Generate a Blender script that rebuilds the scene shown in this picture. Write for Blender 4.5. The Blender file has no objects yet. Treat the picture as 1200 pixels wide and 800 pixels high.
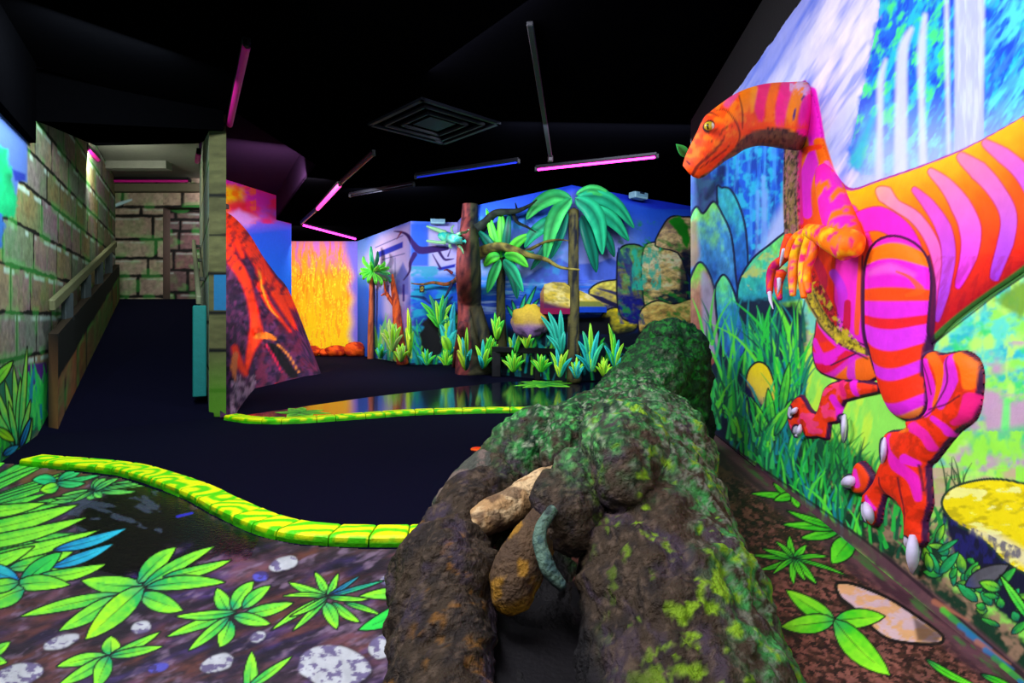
import bpy, math, random
import numpy as np
from mathutils import Vector
random.seed(7); rng = np.random.default_rng(7)
SC = bpy.context.scene; COL = SC.collection
# ------------------------------------------------------------------ camera
F, CX, HY, CH, ROOF = 670.0, 600.0, 372.0, 1.05, 3.2
cam_d = bpy.data.cameras.new('camera'); cam = bpy.data.objects.new('camera', cam_d); COL.objects.link(cam)
cam.location = (0, 0, CH); cam.rotation_euler = (math.pi/2, 0, 0)
cam_d.sensor_width = 36; cam_d.lens = 36*F/1200; cam_d.shift_y = -28/1200; cam_d.clip_start = .02
SC.camera = cam
vs = SC.view_settings; vs.view_transform = 'Standard'; vs.look = 'None'; vs.exposure = 0; vs.gamma = 1; vs.use_curve_mapping = False
wd = bpy.data.worlds.new('world'); SC.world = wd; wd.use_nodes = True
wd.node_tree.nodes['Background'].inputs[0].default_value = (.012, .01, .03, 1)
def P3(px, py, Y): return np.array([(px-CX)/F*Y, Y, CH+(HY-py)/F*Y])
def FL(px, py, z=0.0):                         # point of a horizontal plane
    Y = (CH-z)*F/(py-HY); return np.array([(px-CX)/F*Y, Y, z])
RK, RX, RTOP = 73/670.0, 1.274, 2.83        # right wall: X = RX + RK*Y, painted up to RTOP
def W(px, py, off=0.0):                        # point on the right wall, off metres into the room
    dx = (px-CX)/F; t = (RX-1.006*off)/(dx-RK); return np.array([dx*t, t, CH+(HY-py)/F*t])
def lin(c):
    c = np.asarray(c, float)/255.0
    return np.where(c <= .04045, c/12.92, ((c+.055)/1.055)**2.4)
# ------------------------------------------------------------------ noise
def _h(ix, iy, iz, s):
    n = (ix*374761393 + iy*668265263 + iz*1274126177 + s*974711) & 0xffffffff
    n = ((n ^ (n >> 13))*1274126177) & 0xffffffff
    n = ((n ^ (n >> 16))*2246822519) & 0xffffffff
    return ((n ^ (n >> 15)) & 0xffff)/65535.0
def vn(x, y, z=None, s=0):
    x = np.asarray(x, float); y = np.asarray(y, float)
    z = np.zeros_like(x) if z is None else np.asarray(z, float)
    ix, iy, iz = (np.floor(a).astype(np.int64) for a in (x, y, z))
    fx, fy, fz = x-ix, y-iy, z-iz
    fx, fy, fz = (a*a*(3-2*a) for a in (fx, fy, fz))
    r = 0
    for dx in (0, 1):
        for dy in (0, 1):
            for dz in (0, 1):
                r = r + _h(ix+dx, iy+dy, iz+dz, s)*(fx if dx else 1-fx)*(fy if dy else 1-fy)*(fz if dz else 1-fz)
    return r
def fbm(x, y, z=None, o=4, s=0):
    a, t, r = 1.0, 0.0, 0
    for k in range(o):
        m = 2.03**k
        r = r + a*vn(x*m, y*m, None if z is None else z*m, s+k*17); t += a; a *= .55
    return r/t
def ss(a, b, x): t = np.clip((x-a)/(b-a), 0, 1); return t*t*(3-2*t)
def cr(pts, n=6, closed=False):                # Catmull-Rom through points of any dimension
    p = np.asarray(pts, float); N = len(p); out = []
    for i in range(N if closed else N-1):
        if closed: a, b, c, d = p[i-1], p[i], p[(i+1) % N], p[(i+2) % N]
        else: a, b, c, d = p[max(i-1, 0)], p[i], p[i+1], p[min(i+2, N-1)]
        for k in range(n):
            t = k/n
            out.append(.5*(2*b+(c-a)*t+(2*a-5*b+4*c-d)*t*t+(3*b-a-3*c+d)*t**3))
    if not closed: out.append(p[-1])
    return np.array(out)
# ------------------------------------------------------------------ paint: colours laid on the points of a wall or floor
def sdpoly(x, y, P):
    P = np.asarray(P, float); d = np.full(x.shape, 1e18); ins = np.zeros(x.shape, bool)
    Q = np.roll(P, 1, 0)
    for (ax, ay), (bx, by) in zip(P, Q):
        ex, ey = bx-ax, by-ay; wx, wy = x-ax, y-ay
        t = np.clip((wx*ex+wy*ey)/(ex*ex+ey*ey+1e-12), 0, 1)
        d = np.minimum(d, (wx-ex*t)**2+(wy-ey*t)**2)
        if ay != by: ins ^= ((ay > y) != (by > y)) & (x < (bx-ax)*(y-ay)/(by-ay)+ax)
    d = np.sqrt(d); return np.where(ins, -d, d)
class Paint:
    def __init__(s, x, y, base=(0, 0, 0), rough=.75):
        s.x, s.y = np.asarray(x, float), np.asarray(y, float)
        s.C = np.tile(lin(base), (len(s.x), 1)); s.R = np.full(len(s.x), rough)
    def box(s, x0, x1, y0, y1): return np.nonzero((s.x > x0) & (s.x < x1) & (s.y > y0) & (s.y < y1))[0]
    def put(s, i, a, c):
        a = np.clip(a, 0, 1)[:, None]; c = np.asarray(c, float)
        if c.ndim == 1: c = c[None]
        s.C[i] = s.C[i]*(1-a)+c*a
    def reg(s, pts, soft=1.0, m=3):
        p = np.asarray(pts, float)
        i = s.box(p[:, 0].min()-m-soft, p[:, 0].max()+m+soft, p[:, 1].min()-m-soft, p[:, 1].max()+m+soft)
        return i, sdpoly(s.x[i], s.y[i], p)
    def poly(s, pts, col, soft=.8, a=1.0, line=None, lw=1.0, wob=0, tone=0, seed=1, tsc=12):
        i, d = s.reg(pts, soft, lw+3+wob)
        if len(i) == 0: return
        x, y = s.x[i], s.y[i]
        if wob: d = d+(fbm(x/7, y/7, o=2, s=seed)-.5)*2*wob
        c = col(x, y) if callable(col) else np.tile(lin(col), (len(i), 1))
        if tone: c = c*(1+tone*(fbm(x/tsc, y/(tsc*1.6), o=3, s=seed+3)-.5))[:, None]
        s.put(i, a*(1-ss(-soft, soft, d)), c)
        if line is not None: s.put(i, 1-ss(lw*.5, lw*.5+1, np.abs(d)), lin(line))
    def stroke(s, pts, w, col, a=1.0, soft=.8, n=1, col2=None):
        p = cr(pts, n) if n > 1 else np.asarray(pts, float); w = np.atleast_1d(np.asarray(w, float))
        ww = np.interp(np.linspace(0, 1, len(p)), np.linspace(0, 1, len(w)), w); m = ww.max()+soft+1
        i = s.box(p[:, 0].min()-m, p[:, 0].max()+m, p[:, 1].min()-m, p[:, 1].max()+m)
        if len(i) == 0: return
        x, y = s.x[i], s.y[i]; best = np.full(len(i), 1e9); tb = np.zeros(len(i))
        for k in range(len(p)-1):
            (ax, ay), (bx, by) = p[k], p[k+1]; ex, ey = bx-ax, by-ay
            t = np.clip(((x-ax)*ex+(y-ay)*ey)/(ex*ex+ey*ey+1e-9), 0, 1)
            d = np.hypot(x-ax-ex*t, y-ay-ey*t)-(ww[k]+(ww[k+1]-ww[k])*t)
            u = d < best; best[u] = d[u]; tb[u] = ((k+t)/(len(p)-1))[u]
        c = lin(col)[None] if col2 is None else lin(col)[None]*(1-tb[:, None])+lin(col2)[None]*tb[:, None]
        s.put(i, a*(1-ss(-soft, soft, best)), c)
    def leaf(s, b, t, hw, c1=(40, 190, 50), c2=(150, 255, 40), bend=0.0, line=(4, 18, 10), lw=1.6, rib=True):
        b, t = np.array(b, float), np.array(t, float); d = t-b; L = np.hypot(*d)+1e-6; n = np.array([-d[1], d[0]])/L
        k = np.linspace(0, 1, 9); ctr = b+np.outer(k, d)+np.outer(np.sin(k*math.pi)*bend*L, n)
        wv = hw*np.sin(np.pi*k**.8)**.75; wv[0] = hw*.12; wv[-1] = 0
        pts = np.vstack([ctr+n*wv[:, None], (ctr-n*wv[:, None])[::-1]])
        i, sd = s.reg(pts, 1, lw+2)
        if len(i) == 0: return
        x, y = s.x[i]-b[0], s.y[i]-b[1]; u = np.clip((x*d[0]+y*d[1])/L/L, 0, 1); v = (x*n[0]+y*n[1])/(hw+1e-6)
        f = np.clip(-.05+.85*u+.3*(v > 0)+.6*(fbm(s.x[i]/6, s.y[i]/6, o=2)-.5), 0, 1)[:, None]
        s.put(i, 1-ss(lw*.6, lw*.6+1, sd), lin(line))
        g = ss(.32, .0, u)[:, None]*.55; cb = lin((c1[0]*.5, c1[1]*.7, min(255, c1[2]*.6+90)))
        s.put(i, 1-ss(-1, .2, sd), (lin(c1)*(1-f)+lin(c2)*f)*(1-g)+cb*g)
        if rib: s.stroke(ctr[:7], [.9, .1], line, .8)
        s.R[i] = np.where(sd < 0, .6, s.R[i])
    def grass(s, n, base, ln, cols, w=(.8, 2.2), lean=.35, seed=0, a=.95):
        r = random.Random(seed)
        for k in range(n):
            x, y = base(r); L = r.uniform(*ln); l = r.gauss(0, lean); c = r.choice(cols)
            s.stroke([(x, y), (x+l*L*.4, y-L*.6), (x+l*L, y-L)], [r.uniform(*w), r.uniform(*w)*.8, .15], c, a, n=3)
    def brush(s, i, col, sx=14, sy=5, ang=0, th=.55, a=.9, seed=0, sf=.15):
        x, y = s.x[i], s.y[i]; c_, s_ = math.cos(ang), math.sin(ang)
        f = fbm((x*c_+y*s_)/sx, (-x*s_+y*c_)/sy, o=3, s=seed)
        s.put(i, a*ss(th-sf, th+sf, f), lin(col))
def ramp(stops):                               # piecewise colour ramp
    t = [a for a, _ in stops]; c = np.array([lin(b) for _, b in stops])
    return lambda v: np.stack([np.interp(v, t, c[:, k]) for k in range(3)], -1)
def bands(stops, soft=2.0):                    # hard-edged colour bands: stops [(start, colour)]
    def f(v):
        c = np.tile(lin(stops[0][1]), (len(v), 1))
        for t, q in stops[1:]:
            a = ss(t-soft, t+soft, v)[:, None]; c = c*(1-a)+lin(q)*a
        return c
    return f
# ------------------------------------------------------------------ meshes and materials
def mat(name, rough=.75, bump=0.0, bs=30, var=.12, vs_=18, spec=.3, attr=True, col=(128, 128, 128), metal=0.0):
    m = bpy.data.materials.new(name); m.use_nodes = True; nt = m.node_tree; b = nt.nodes['Principled BSDF']
    b.inputs['Roughness'].default_value = rough; b.inputs['Specular IOR Level'].default_value = spec
    b.inputs['Metallic'].default_value = metal
    tc = nt.nodes.new('ShaderNodeTexCoord'); nz = nt.nodes.new('ShaderNodeTexNoise'); nz.inputs['Scale'].default_value = vs_
    nz.inputs['Detail'].default_value = 5
    nt.links.new(tc.outputs['Object'], nz.inputs['Vector'])
    mr = nt.nodes.new('ShaderNodeMapRange'); mr.inputs[3].default_value = 1-var; mr.inputs[4].default_value = 1+var
    nt.links.new(nz.outputs['Fac'], mr.inputs[0])
    mx = nt.nodes.new('ShaderNodeVectorMath'); mx.operation = 'SCALE'
    nt.links.new(mr.outputs[0], mx.inputs['Scale'])
    if attr:
        at = nt.nodes.new('ShaderNodeAttribute'); at.attribute_name = 'Col'
        nt.links.new(at.outputs['Color'], mx.inputs[0])
        if rough is None or attr == 'rough':
            nt.links.new(at.outputs['Alpha'], b.inputs['Roughness'])
    else: mx.inputs[0].default_value = tuple(lin(col))
    nt.links.new(mx.outputs[0], b.inputs['Base Color'])
    if bump:
        n2 = nt.nodes.new('ShaderNodeTexNoise'); n2.inputs['Scale'].default_value = bs; n2.inputs['Detail'].default_value = 6
        nt.links.new(tc.outputs['Object'], n2.inputs['Vector'])
        bp = nt.nodes.new('ShaderNodeBump'); bp.inputs['Strength'].default_value = bump; bp.inputs['Distance'].default_value = .02
        nt.links.new(n2.outputs['Fac'], bp.inputs['Height']); nt.links.new(bp.outputs[0], b.inputs['Normal'])
    return m
def glow(name, col, s):
    m = bpy.data.materials.new(name); m.use_nodes = True; b = m.node_tree.nodes['Principled BSDF']
    b.inputs['Base Color'].default_value = (*lin(col), 1); b.inputs['Emission Color'].default_value = (*lin(col), 1)
    b.inputs['Emission Strength'].default_value = s; return m
def mesh(name, V, Fc, m, parent=None, cols=None, smooth=False, link=True, rough=None):
    me = bpy.data.meshes.new(name); V = np.asarray(V, float)
    if isinstance(Fc, np.ndarray):
        nf, k = Fc.shape
        me.vertices.add(len(V)); me.vertices.foreach_set('co', V.astype(np.float32).ravel())
        me.loops.add(nf*k); me.loops.foreach_set('vertex_index', Fc.astype(np.int32).ravel())
        me.polygons.add(nf); me.polygons.foreach_set('loop_start', (np.arange(nf)*k).astype(np.int32))
        me.update(calc_edges=True)
    else:
        me.from_pydata([tuple(map(float, v)) for v in V], [], [tuple(int(q) for q in f) for f in Fc]); me.update()
    if cols is not None:
        ca = me.color_attributes.new('Col', 'FLOAT_COLOR', 'POINT'); A = np.ones((len(V), 4), np.float32)
        A[:, :3] = np.clip(np.broadcast_to(cols, (len(V), 3)), 0, 1)
        if rough is not None: A[:, 3] = rough
        ca.data.foreach_set('color', A.ravel())
    if smooth: me.polygons.foreach_set('use_smooth', np.ones(len(me.polygons), bool))
    me.materials.append(m); me.validate()
    o = bpy.data.objects.new(name, me)
    COL.objects.link(o)
    if parent is not None: o.parent = parent; o.matrix_parent_inverse.identity(); o.location = -Vector(parent.location)
    return o
def tag(o, label=None, cat=None, group=None, kind=None):
    if label: o['label'] = label
    if cat: o['category'] = cat
    if group: o['group'] = group
    if kind: o['kind'] = kind
    return o
def empty(name, loc, label, cat, group=None):
    o = bpy.data.objects.new(name, None); COL.objects.link(o); o.location = tuple(map(float, loc)); o.empty_display_size = .1
    return tag(o, label, cat, group)
class MB:                                      # collects shapes into one mesh
    def __init__(s): s.V, s.F, s.C = [], [], []
    def add(s, V, Fc, c=(0, 0, 0), raw=False):
        n = len(s.V); V = np.asarray(V, float); c = np.asarray(c, float)
        if not raw: c = lin(c)
        s.C.extend(np.broadcast_to(c, (len(V), 3)).tolist()); s.V.extend(V.tolist()); s.F.extend([tuple(q+n for q in f) for f in Fc])
        return s
    def boxm(s, c, size, col=(0, 0, 0), ax=None, bev=0.0):   # oriented box; ax: 3 unit rows
        ax = np.eye(3) if ax is None else np.asarray(ax, float); h = np.asarray(size, float)/2
        if bev <= 0:
            v = [np.asarray(c)+ax.T@(h*np.array(q)) for q in [(-1,-1,-1),(1,-1,-1),(1,1,-1),(-1,1,-1),(-1,-1,1),(1,-1,1),(1,1,1),(-1,1,1)]]
            return s.add(v, [(0,3,2,1),(4,5,6,7),(0,1,5,4),(1,2,6,5),(2,3,7,6),(3,0,4,7)], col)
        V, Fc = [], []
        import itertools
        idx = {}
        for q in itertools.product((-1, 1), repeat=3):
            for a in range(3):
                p = h*np.array(q)
                for b in range(3):
                    if b != a: p[b] -= bev*q[b]
                idx[(q, a)] = len(V); V.append(np.asarray(c)+ax.T@p)
        for a in range(3):
            b_, c_ = (a+1) % 3, (a+2) % 3
            for sg in (-1, 1):
                f = []
                for (u, w) in ((-1,-1),(1,-1),(1,1),(-1,1)):
                    q = [0]*3; q[a] = sg; q[b_] = u; q[c_] = w; f.append(idx[(tuple(q), a)])
                Fc.append(f if sg > 0 else f[::-1])
        for a in range(3):
            b_, c_ = (a+1) % 3, (a+2) % 3
            for sb in (-1, 1):
                for sc in (-1, 1):
                    q0 = [0]*3; q0[b_] = sb; q0[c_] = sc; q0[a] = -1; q1 = list(q0); q1[a] = 1
                    f = [idx[(tuple(q0), b_)], idx[(tuple(q1), b_)], idx[(tuple(q1), c_)], idx[(tuple(q0), c_)]]
                    Fc.append(f if sb*sc > 0 else f[::-1])
        for q in itertools.product((-1, 1), repeat=3):
            f = [idx[(q, 0)], idx[(q, 1)], idx[(q, 2)]]; Fc.append(f if q[0]*q[1]*q[2] > 0 else f[::-1])
        return s.add(V, Fc, col)
    def bar(s, a, b, w, h, col=(0, 0, 0), bev=0.0, up=(0, 0, 1)):
        a, b = np.asarray(a, float), np.asarray(b, float); d = b-a; L = np.linalg.norm(d); d = d/L
        sd = np.cross(np.asarray(up, float), d); sd /= np.linalg.norm(sd); u = np.cross(d, sd)
        return s.boxm((a+b)/2, (L, w, h), col, [d, sd, u], bev)
    def tube(s, pts, rad, col=(0, 0, 0), seg=10, n=4, raw=False, sq=None):
        pts = np.asarray(pts, float); rad = np.broadcast_to(np.asarray(rad, float), (len(pts),))
        q = cr(np.hstack([pts, rad[:, None]]), n) if n > 1 else np.hstack([pts, rad[:, None]])
        p, r = q[:, :3], np.maximum(q[:, 3], 1e-4); T = np.gradient(p, axis=0); T /= np.linalg.norm(T, axis=1)[:, None]+1e-12
        up = np.array([.13, .21, 1.0]) if abs(T[0][2]) < .8 else np.array([1.0, .2, .1])
        N = np.cross(T[0], up); N /= np.linalg.norm(N); V = []
        a = np.linspace(0, 2*np.pi, seg, endpoint=False)
        for k in range(len(p)):
            N = N-T[k]*np.dot(N, T[k]); N /= np.linalg.norm(N)+1e-12; B = np.cross(T[k], N)
            V.append(p[k]+r[k]*(np.outer(np.cos(a), N)+np.outer(np.sin(a), B)))
        V = np.vstack(V); m = len(p); Fc = []
        for k in range(m-1):
            for j in range(seg): Fc.append((k*seg+j, k*seg+(j+1) % seg, (k+1)*seg+(j+1) % seg, (k+1)*seg+j))
        V = np.vstack([V, p[0]-T[0]*r[0]*.5, p[-1]+T[-1]*r[-1]*.5]); e0, e1 = m*seg, m*seg+1
        for j in range(seg): Fc.append((e0, (j+1) % seg, j)); Fc.append((e1, (m-1)*seg+j, (m-1)*seg+(j+1) % seg))
        if callable(col): c = col(V); raw = True
        else: c = col
        return s.add(V, Fc, c, raw)
    def blob(s, c, r, col=(0, 0, 0), nu=14, nv=20, wob=0.0, seed=0, ax=None):
        ax = np.eye(3) if ax is None else np.asarray(ax, float); V, Fc = [], []
        for i in range(nu+1):
            th = math.pi*i/nu
            for j in range(nv): ph = 2*math.pi*j/nv; V.append((math.sin(th)*math.cos(ph), math.sin(th)*math.sin(ph), math.cos(th)))
        D = np.array(V)
        if wob: D = D*(1+wob*2*(fbm(D[:, 0]*1.6+seed*7, D[:, 1]*1.6, D[:, 2]*1.6, o=3, s=seed)-.5))[:, None]
        Vw = np.asarray(c)+(D*np.asarray(r))@ax
        for i in range(nu):
            for j in range(nv): Fc.append((i*nv+j, (i+1)*nv+j, (i+1)*nv+(j+1) % nv, i*nv+(j+1) % nv))
        cc = col(Vw, D) if callable(col) else col
        return s.add(Vw, Fc, cc, callable(col))
    def blade(s, b, d, n, L, w, c1, c2, droop=.3, k=7, fold=.25, th=0.0):   # a leaf: base, direction, flat normal
        b, d, n = (np.asarray(q, float) for q in (b, d, n)); d /= np.linalg.norm(d); sd = np.cross(d, n); sd /= np.linalg.norm(sd)+1e-9; n = np.cross(sd, d)
        V, Cc, Fc = [], [], []; c1, c2 = lin(c1), lin(c2)
        for i in range(k+1):
            t = i/k; ctr = b+d*L*t+np.array([0, 0, -1])*droop*L*t*t; ww = w*max(math.sin(math.pi*min(t**.75, 1)), .06)*(.999 if i < k else .02)
            for j, q in enumerate((-1, 0, 1)):
                V.append(ctr+sd*ww*q+n*fold*ww*(abs(q))); f = min(1, t*.8+(.3 if q > 0 else 0)); Cc.append((c1*(1-f)+c2*f)*(.35 if q == 0 and i < k-1 else 1))
        for i in range(k):
            for j in range(2): a = i*3+j; Fc.append((a, a+1, a+4, a+3))
        m = len(V)
        V2 = [v-n*max(.004, w*.06) for v in V]; V += V2; Cc += Cc; F2 = [tuple(q+m for q in f[::-1]) for f in Fc]
        for i in range(k):
            for j in (0, 2):
                a, bq = i*3+j, (i+1)*3+j; F2.append((a, bq, bq+m, a+m) if j else (bq, a, a+m, bq+m))
        return s.add(V, Fc+F2, np.array(Cc), True)
    def build(s, name, m, parent=None, smooth=False):
        o = mesh(name, np.array(s.V), s.F, m, parent, np.array(s.C), smooth); return o
M_PAINT = mat('mural_paint', attr='rough', bump=.12, bs=60, var=.10)
M_FLOORP = mat('floor_paint', attr='rough', bump=.15, bs=50, var=.15)
M_BLACK = mat('black_ceiling_paint', .9, .1, 40, attr=False, col=(2, 2, 3), spec=.0)
M_OBJ = mat('prop_paint', .6, .15, 40, .15)
M_LOG = mat('log_sculpture_paint', .75, 1.0, 55, .3, 30)
M_ROCK = mat('rough_prop_paint', .8, .5, 35, .3, 25)
M_LEAF = mat('leaf_paint', .5, .05, 30, .12)
M_MET = mat('fixture_enamel', .5, .05, 30, .1)
def wallsheet(A, B, z0, z1, cols, rows, grid=None):      # vertices of a vertical sheet, columns even as seen across
    A, B = np.array(A, float), np.array(B, float)
    q0, q1 = A[0]/A[1], B[0]/B[1]; q = np.linspace(q0, q1, cols+1) if grid is None else np.asarray(grid)
    t = (q*A[1]-A[0])/((B[0]-A[0])-q*(B[1]-A[1])+1e-12)
    X, Y = A[0]+(B[0]-A[0])*t, A[1]+(B[1]-A[1])*t; n = len(q)-1
    Z0 = np.broadcast_to(np.asarray(z0, float), X.shape); Z1 = np.broadcast_to(np.asarray(z1, float), X.shape)
    r = np.linspace(0, 1, rows+1)[:, None]
    V = np.stack([np.broadcast_to(X, (rows+1, n+1)), np.broadcast_to(Y, (rows+1, n+1)), Z0+(Z1-Z0)*r], -1).reshape(-1, 3)
    i = np.arange(rows)[:, None]*(n+1)+np.arange(n)
    Fq = np.stack([i, i+1, i+n+2, i+n+1], -1).reshape(-1, 4)
    return V, Fq
def pix(V): return CX+F*V[:, 0]/V[:, 1], HY-F*(V[:, 2]-CH)/V[:, 1]
# ------------------------------------------------------------------ right wall: the painted waterfall mural
def paint_right(P):
    x, y = P.x, P.y; allp = np.arange(len(x))
    # pale misty sky with blue streaks running down to the left
    P.put(allp, np.ones(len(x)), ramp([(0, (226, 224, 240)), (90, (214, 216, 244)), (170, (196, 208, 252)), (260, (170, 200, 255))])(y))
    sk = P.box(780, 1060, -200, 330)
    P.brush(sk, (70, 110, 225), 70, 9, math.radians(-58), .57, .75, 3, .2)
    P.brush(sk, (245, 240, 250), 50, 8, math.radians(-58), .62, .7, 9, .2)
    P.poly([(935, -40), (985, -40), (925, 70), (895, 110), (860, 110), (870, 98)], (40, 90, 220), soft=16, a=.65)
    # cliffs behind the falls
    cl = [(1036, -200), (1030, 20), (1012, 100), (1002, 150), (993, 185), (1010, 205), (1500, 205), (1500, -200)]
    P.poly(cl, (20, 110, 235), soft=5, wob=5)
    i = P.box(990, 1500, -300, 215); d = sdpoly(P.x[i], P.y[i], cl); i = i[d < 0]
    P.brush(i, (30, 200, 215), 22, 9, math.radians(-62), .50, .9, 21)
    P.brush(i, (10, 70, 215), 18, 8, math.radians(-70), .56, .9, 25)
    i1 = i[P.x[i] < 1112]
    P.brush(i1, (70, 240, 130), 16, 7, math.radians(-60), .60, .95, 31)
    i2 = i[P.x[i] > 1150]
    P.brush(i2, (90, 235, 235), 26, 7, math.radians(-55), .55, .8, 33)
    P.brush(i2, (60, 140, 245), 30, 8, math.radians(-55), .56, .7, 35)
    mist = P.box(985, 1500, 85, 235)
    P.put(mist, ss(95, 200, P.y[mist])*.75*ss(985, 1030, P.x[mist]), lin((180, 205, 255)))
    for p, w in (([(1137, -200), (1136, 60), (1134, 215)], [18, 17, 15]), ([(1109, -40), (1110, 60), (1112, 190)], [2, 2.6, 2]),
                 ([(1068, 34), (1058, 60), (1056, 120), (1055, 215)], [2.5, 6, 7, 8]), ([(1084, 18), (1080, 60), (1080, 120), (1082, 200)], [2.5, 5, 3.5, 5]),
                 ([(1038, 70), (1032, 95), (1031, 150), (1030, 215)], [1.5, 4, 3.5, 5])):
        P.stroke(p, w, (214, 222, 255), .9, soft=3.5, n=5)
        bx = P.box(p[0][0]-20, p[0][0]+20, -200, 215)
        if len(p) == 3 and w[0] > 5: P.brush(bx[np.abs(P.x[bx]-1136) < 17], (176, 186, 240), 4, 40, 0, .5, .75, 41)
    P.stroke([(1003, 190), (1025, 130)], [8, 2], (30, 200, 215), .7, soft=5)
    # left: deep blue falls and forest
    lf = [(800, 175), (870, 165), (930, 165), (945, 180), (945, 300), (930, 300), (905, 340), (880, 345), (800, 345)]
    P.poly(lf, (22, 96, 228), soft=5)
    i = P.box(800, 940, 160, 345)
    P.brush(i, (10, 60, 170), 6, 30, 0, .52, .85, 51); P.brush(i, (40, 195, 235), 7, 8, 0, .57, .9, 53); P.brush(i, (70, 170, 255), 4, 40, 0, .6, .7, 55)
    P.poly([(800, 180), (826, 198), (838, 215), (848, 255), (820, 250), (800, 260)], (70, 90, 140), soft=5, a=.8, tone=.8)
    P.stroke([(846, 198), (842, 212), (828, 232)], [5, 6, 3], (10, 30, 70), .8, soft=3)
    P.poly([(945, 205), (946, 300), (925, 285), (902, 305), (884, 335), (872, 345), (880, 315), (905, 262), (925, 225)], (180, 200, 255), soft=7, a=.95)
    for k in range(6):
        rr = random.Random(k+60); xx = rr.uniform(872, 925)
        P.stroke([(xx, 190+rr.uniform(0, 60)), (xx-2, 320)], [2, 1], (130, 180, 255), .5, soft=2)
    # standing stones
    def stone(pts, top, mid, low, y0, y1, seed, line=(14, 26, 70)):
        f = ramp([(0, top), (.4, mid), (1, low)])
        def c(a, b):
            v = (b-y0)/(y1-y0)+.75*(fbm(a/9, b/14, o=4, s=seed)-.5)
            return f(np.clip(v, 0, 1))*(1+.9*(fbm(a/3.5, b/8, o=3, s=seed+2)-.5))[:, None]
        P.poly(cr(pts, 4, True), c, line=line, lw=1.6)
    stone([(840, 228), (846, 220), (856, 222), (866, 240), (874, 270), (876, 320), (866, 350), (852, 340)], (60, 200, 205), (35, 120, 205), (18, 66, 170), 222, 350, 3)
    stone([(806, 300), (808, 258), (816, 242), (824, 250), (836, 236), (846, 250), (857, 276), (862, 320), (864, 352), (850, 370), (820, 372), (806, 360)], (140, 255, 130), (70, 160, 225), (24, 84, 190), 240, 360, 5)
    P.poly([(800, 262), (817, 256), (820, 300), (817, 312), (800, 318)], (172, 142, 92), soft=4, a=.85, tone=.7)
    stone([(864, 345), (868, 325), (882, 303), (900, 288), (925, 270), (945, 275), (945, 350), (915, 368), (868, 366)], (120, 235, 110), (55, 205, 170), (35, 160, 190), 280, 360, 7)
    i = P.box(866, 940, 285, 366); d = sdpoly(P.x[i], P.y[i], [(868, 325), (900, 290), (940, 275), (940, 340), (880, 340)]); P.brush(i[d < 0], (205, 215, 90), 9, 7, 0, .6, .8, 71)
    # ground, meadow and far water on the right of the animal
    P.poly([(800, 350), (870, 362), (945, 350), (1020, 392), (1100, 392), (1150, 350), (1210, 300), (1500, 190), (1500, 1500), (1100, 1500), (1000, 640), (820, 500), (800, 480)], (150, 245, 90), soft=3)
    far = P.box(1080, 1500, 250, 600)
    P.brush(far[P.y[far] < 440], (95, 230, 205), 22, 12, math.radians(-25), .45, .95, 81)
    P.brush(far, (30, 185, 205), 15, 11, math.radians(-10), .6, .9, 83); P.brush(far, (50, 225, 120), 14, 12, math.radians(40), .6, .9, 85)
    P.brush(far, (190, 255, 110), 13, 20, 0, .62, .95, 87); P.brush(far[P.y[far] > 400], (200, 158, 190), 26, 16, 0, .66, .95, 89)
    P.poly([(1150, 458), (1180, 470), (1225, 462), (1230, 500), (1190, 515), (1152, 510)], (202, 160, 192), soft=6, a=.95, wob=6)
    P.poly([(1166, 352), (1210, 320), (1230, 345), (1195, 372)], (110, 160, 40), soft=6, a=.9, wob=4)
    P.stroke([(1180, 470), (1178, 500)], [4, 5], (110, 250, 120), .9, soft=3)
    P.stroke([(1150, 520), (1230, 505), (1330, 480)], [14, 12, 10], (40, 220, 120), .8, soft=6, n=4)
    mid = P.box(1090, 1330, 505, 600)
    P.brush(mid, (160, 250, 70), 14, 18, 0, .5, .95, 91); P.brush(mid[P.y[mid] > 560], (190, 170, 120), 30, 10, 0, .5, .9, 93)
    P.brush(mid[(P.y[mid] > 548) & (P.x[mid] < 1190)], (206, 180, 146), 26, 12, 0, .48, .9, 95)
    md = P.box(940, 1030, 345, 580)
    P.brush(md, (205, 255, 70), 8, 22, .2, .5, .9, 97); P.brush(md[P.y[md] < 405], (196, 190, 160), 12, 12, 0, .52, .9, 99); P.brush(md[P.y[md] < 390], (110, 220, 200), 10, 12, 0, .5, .9, 101)
    # dark undergrowth at the foot
    P.poly([(800, 372), (862, 350), (905, 350), (938, 362), (945, 390), (938, 430), (942, 480), (930, 520), (985, 560), (1010, 610), (1000, 640), (880, 560), (800, 500)], (8, 34, 62), soft=5, wob=5)
    P.poly([(940, 500), (985, 520), (1020, 540), (1075, 600), (1110, 640), (1105, 680), (1160, 720), (1400, 900), (1330, 1050), (1120, 740), (1000, 640), (930, 560)], (12, 58, 36), soft=6, wob=6, tone=1)
    i = P.box(940, 1400, 520, 900); P.brush(i[sdpoly(P.x[i], P.y[i], [(960, 530), (1100, 600), (1180, 720), (1320, 900), (1260, 980), (1100, 720), (1000, 640)]) < 0], (170, 136, 108), 14, 12, .6, .6, .9, 111)
    # stones C and D come in front of the undergrowth
    stone([(798, 372), (803, 345), (812, 318), (821, 307), (832, 322), (839, 352), (843, 400), (834, 430), (800, 425)], (110, 240, 60), (188, 146, 112), (160, 84, 76), 300, 392, 9)
    P.poly(cr([(822, 320), (832, 328), (838, 355), (842, 405), (826, 420), (823, 370)], 3, True), (176, 178, 216), soft=3, a=.75, tone=.8, seed=4)
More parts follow.
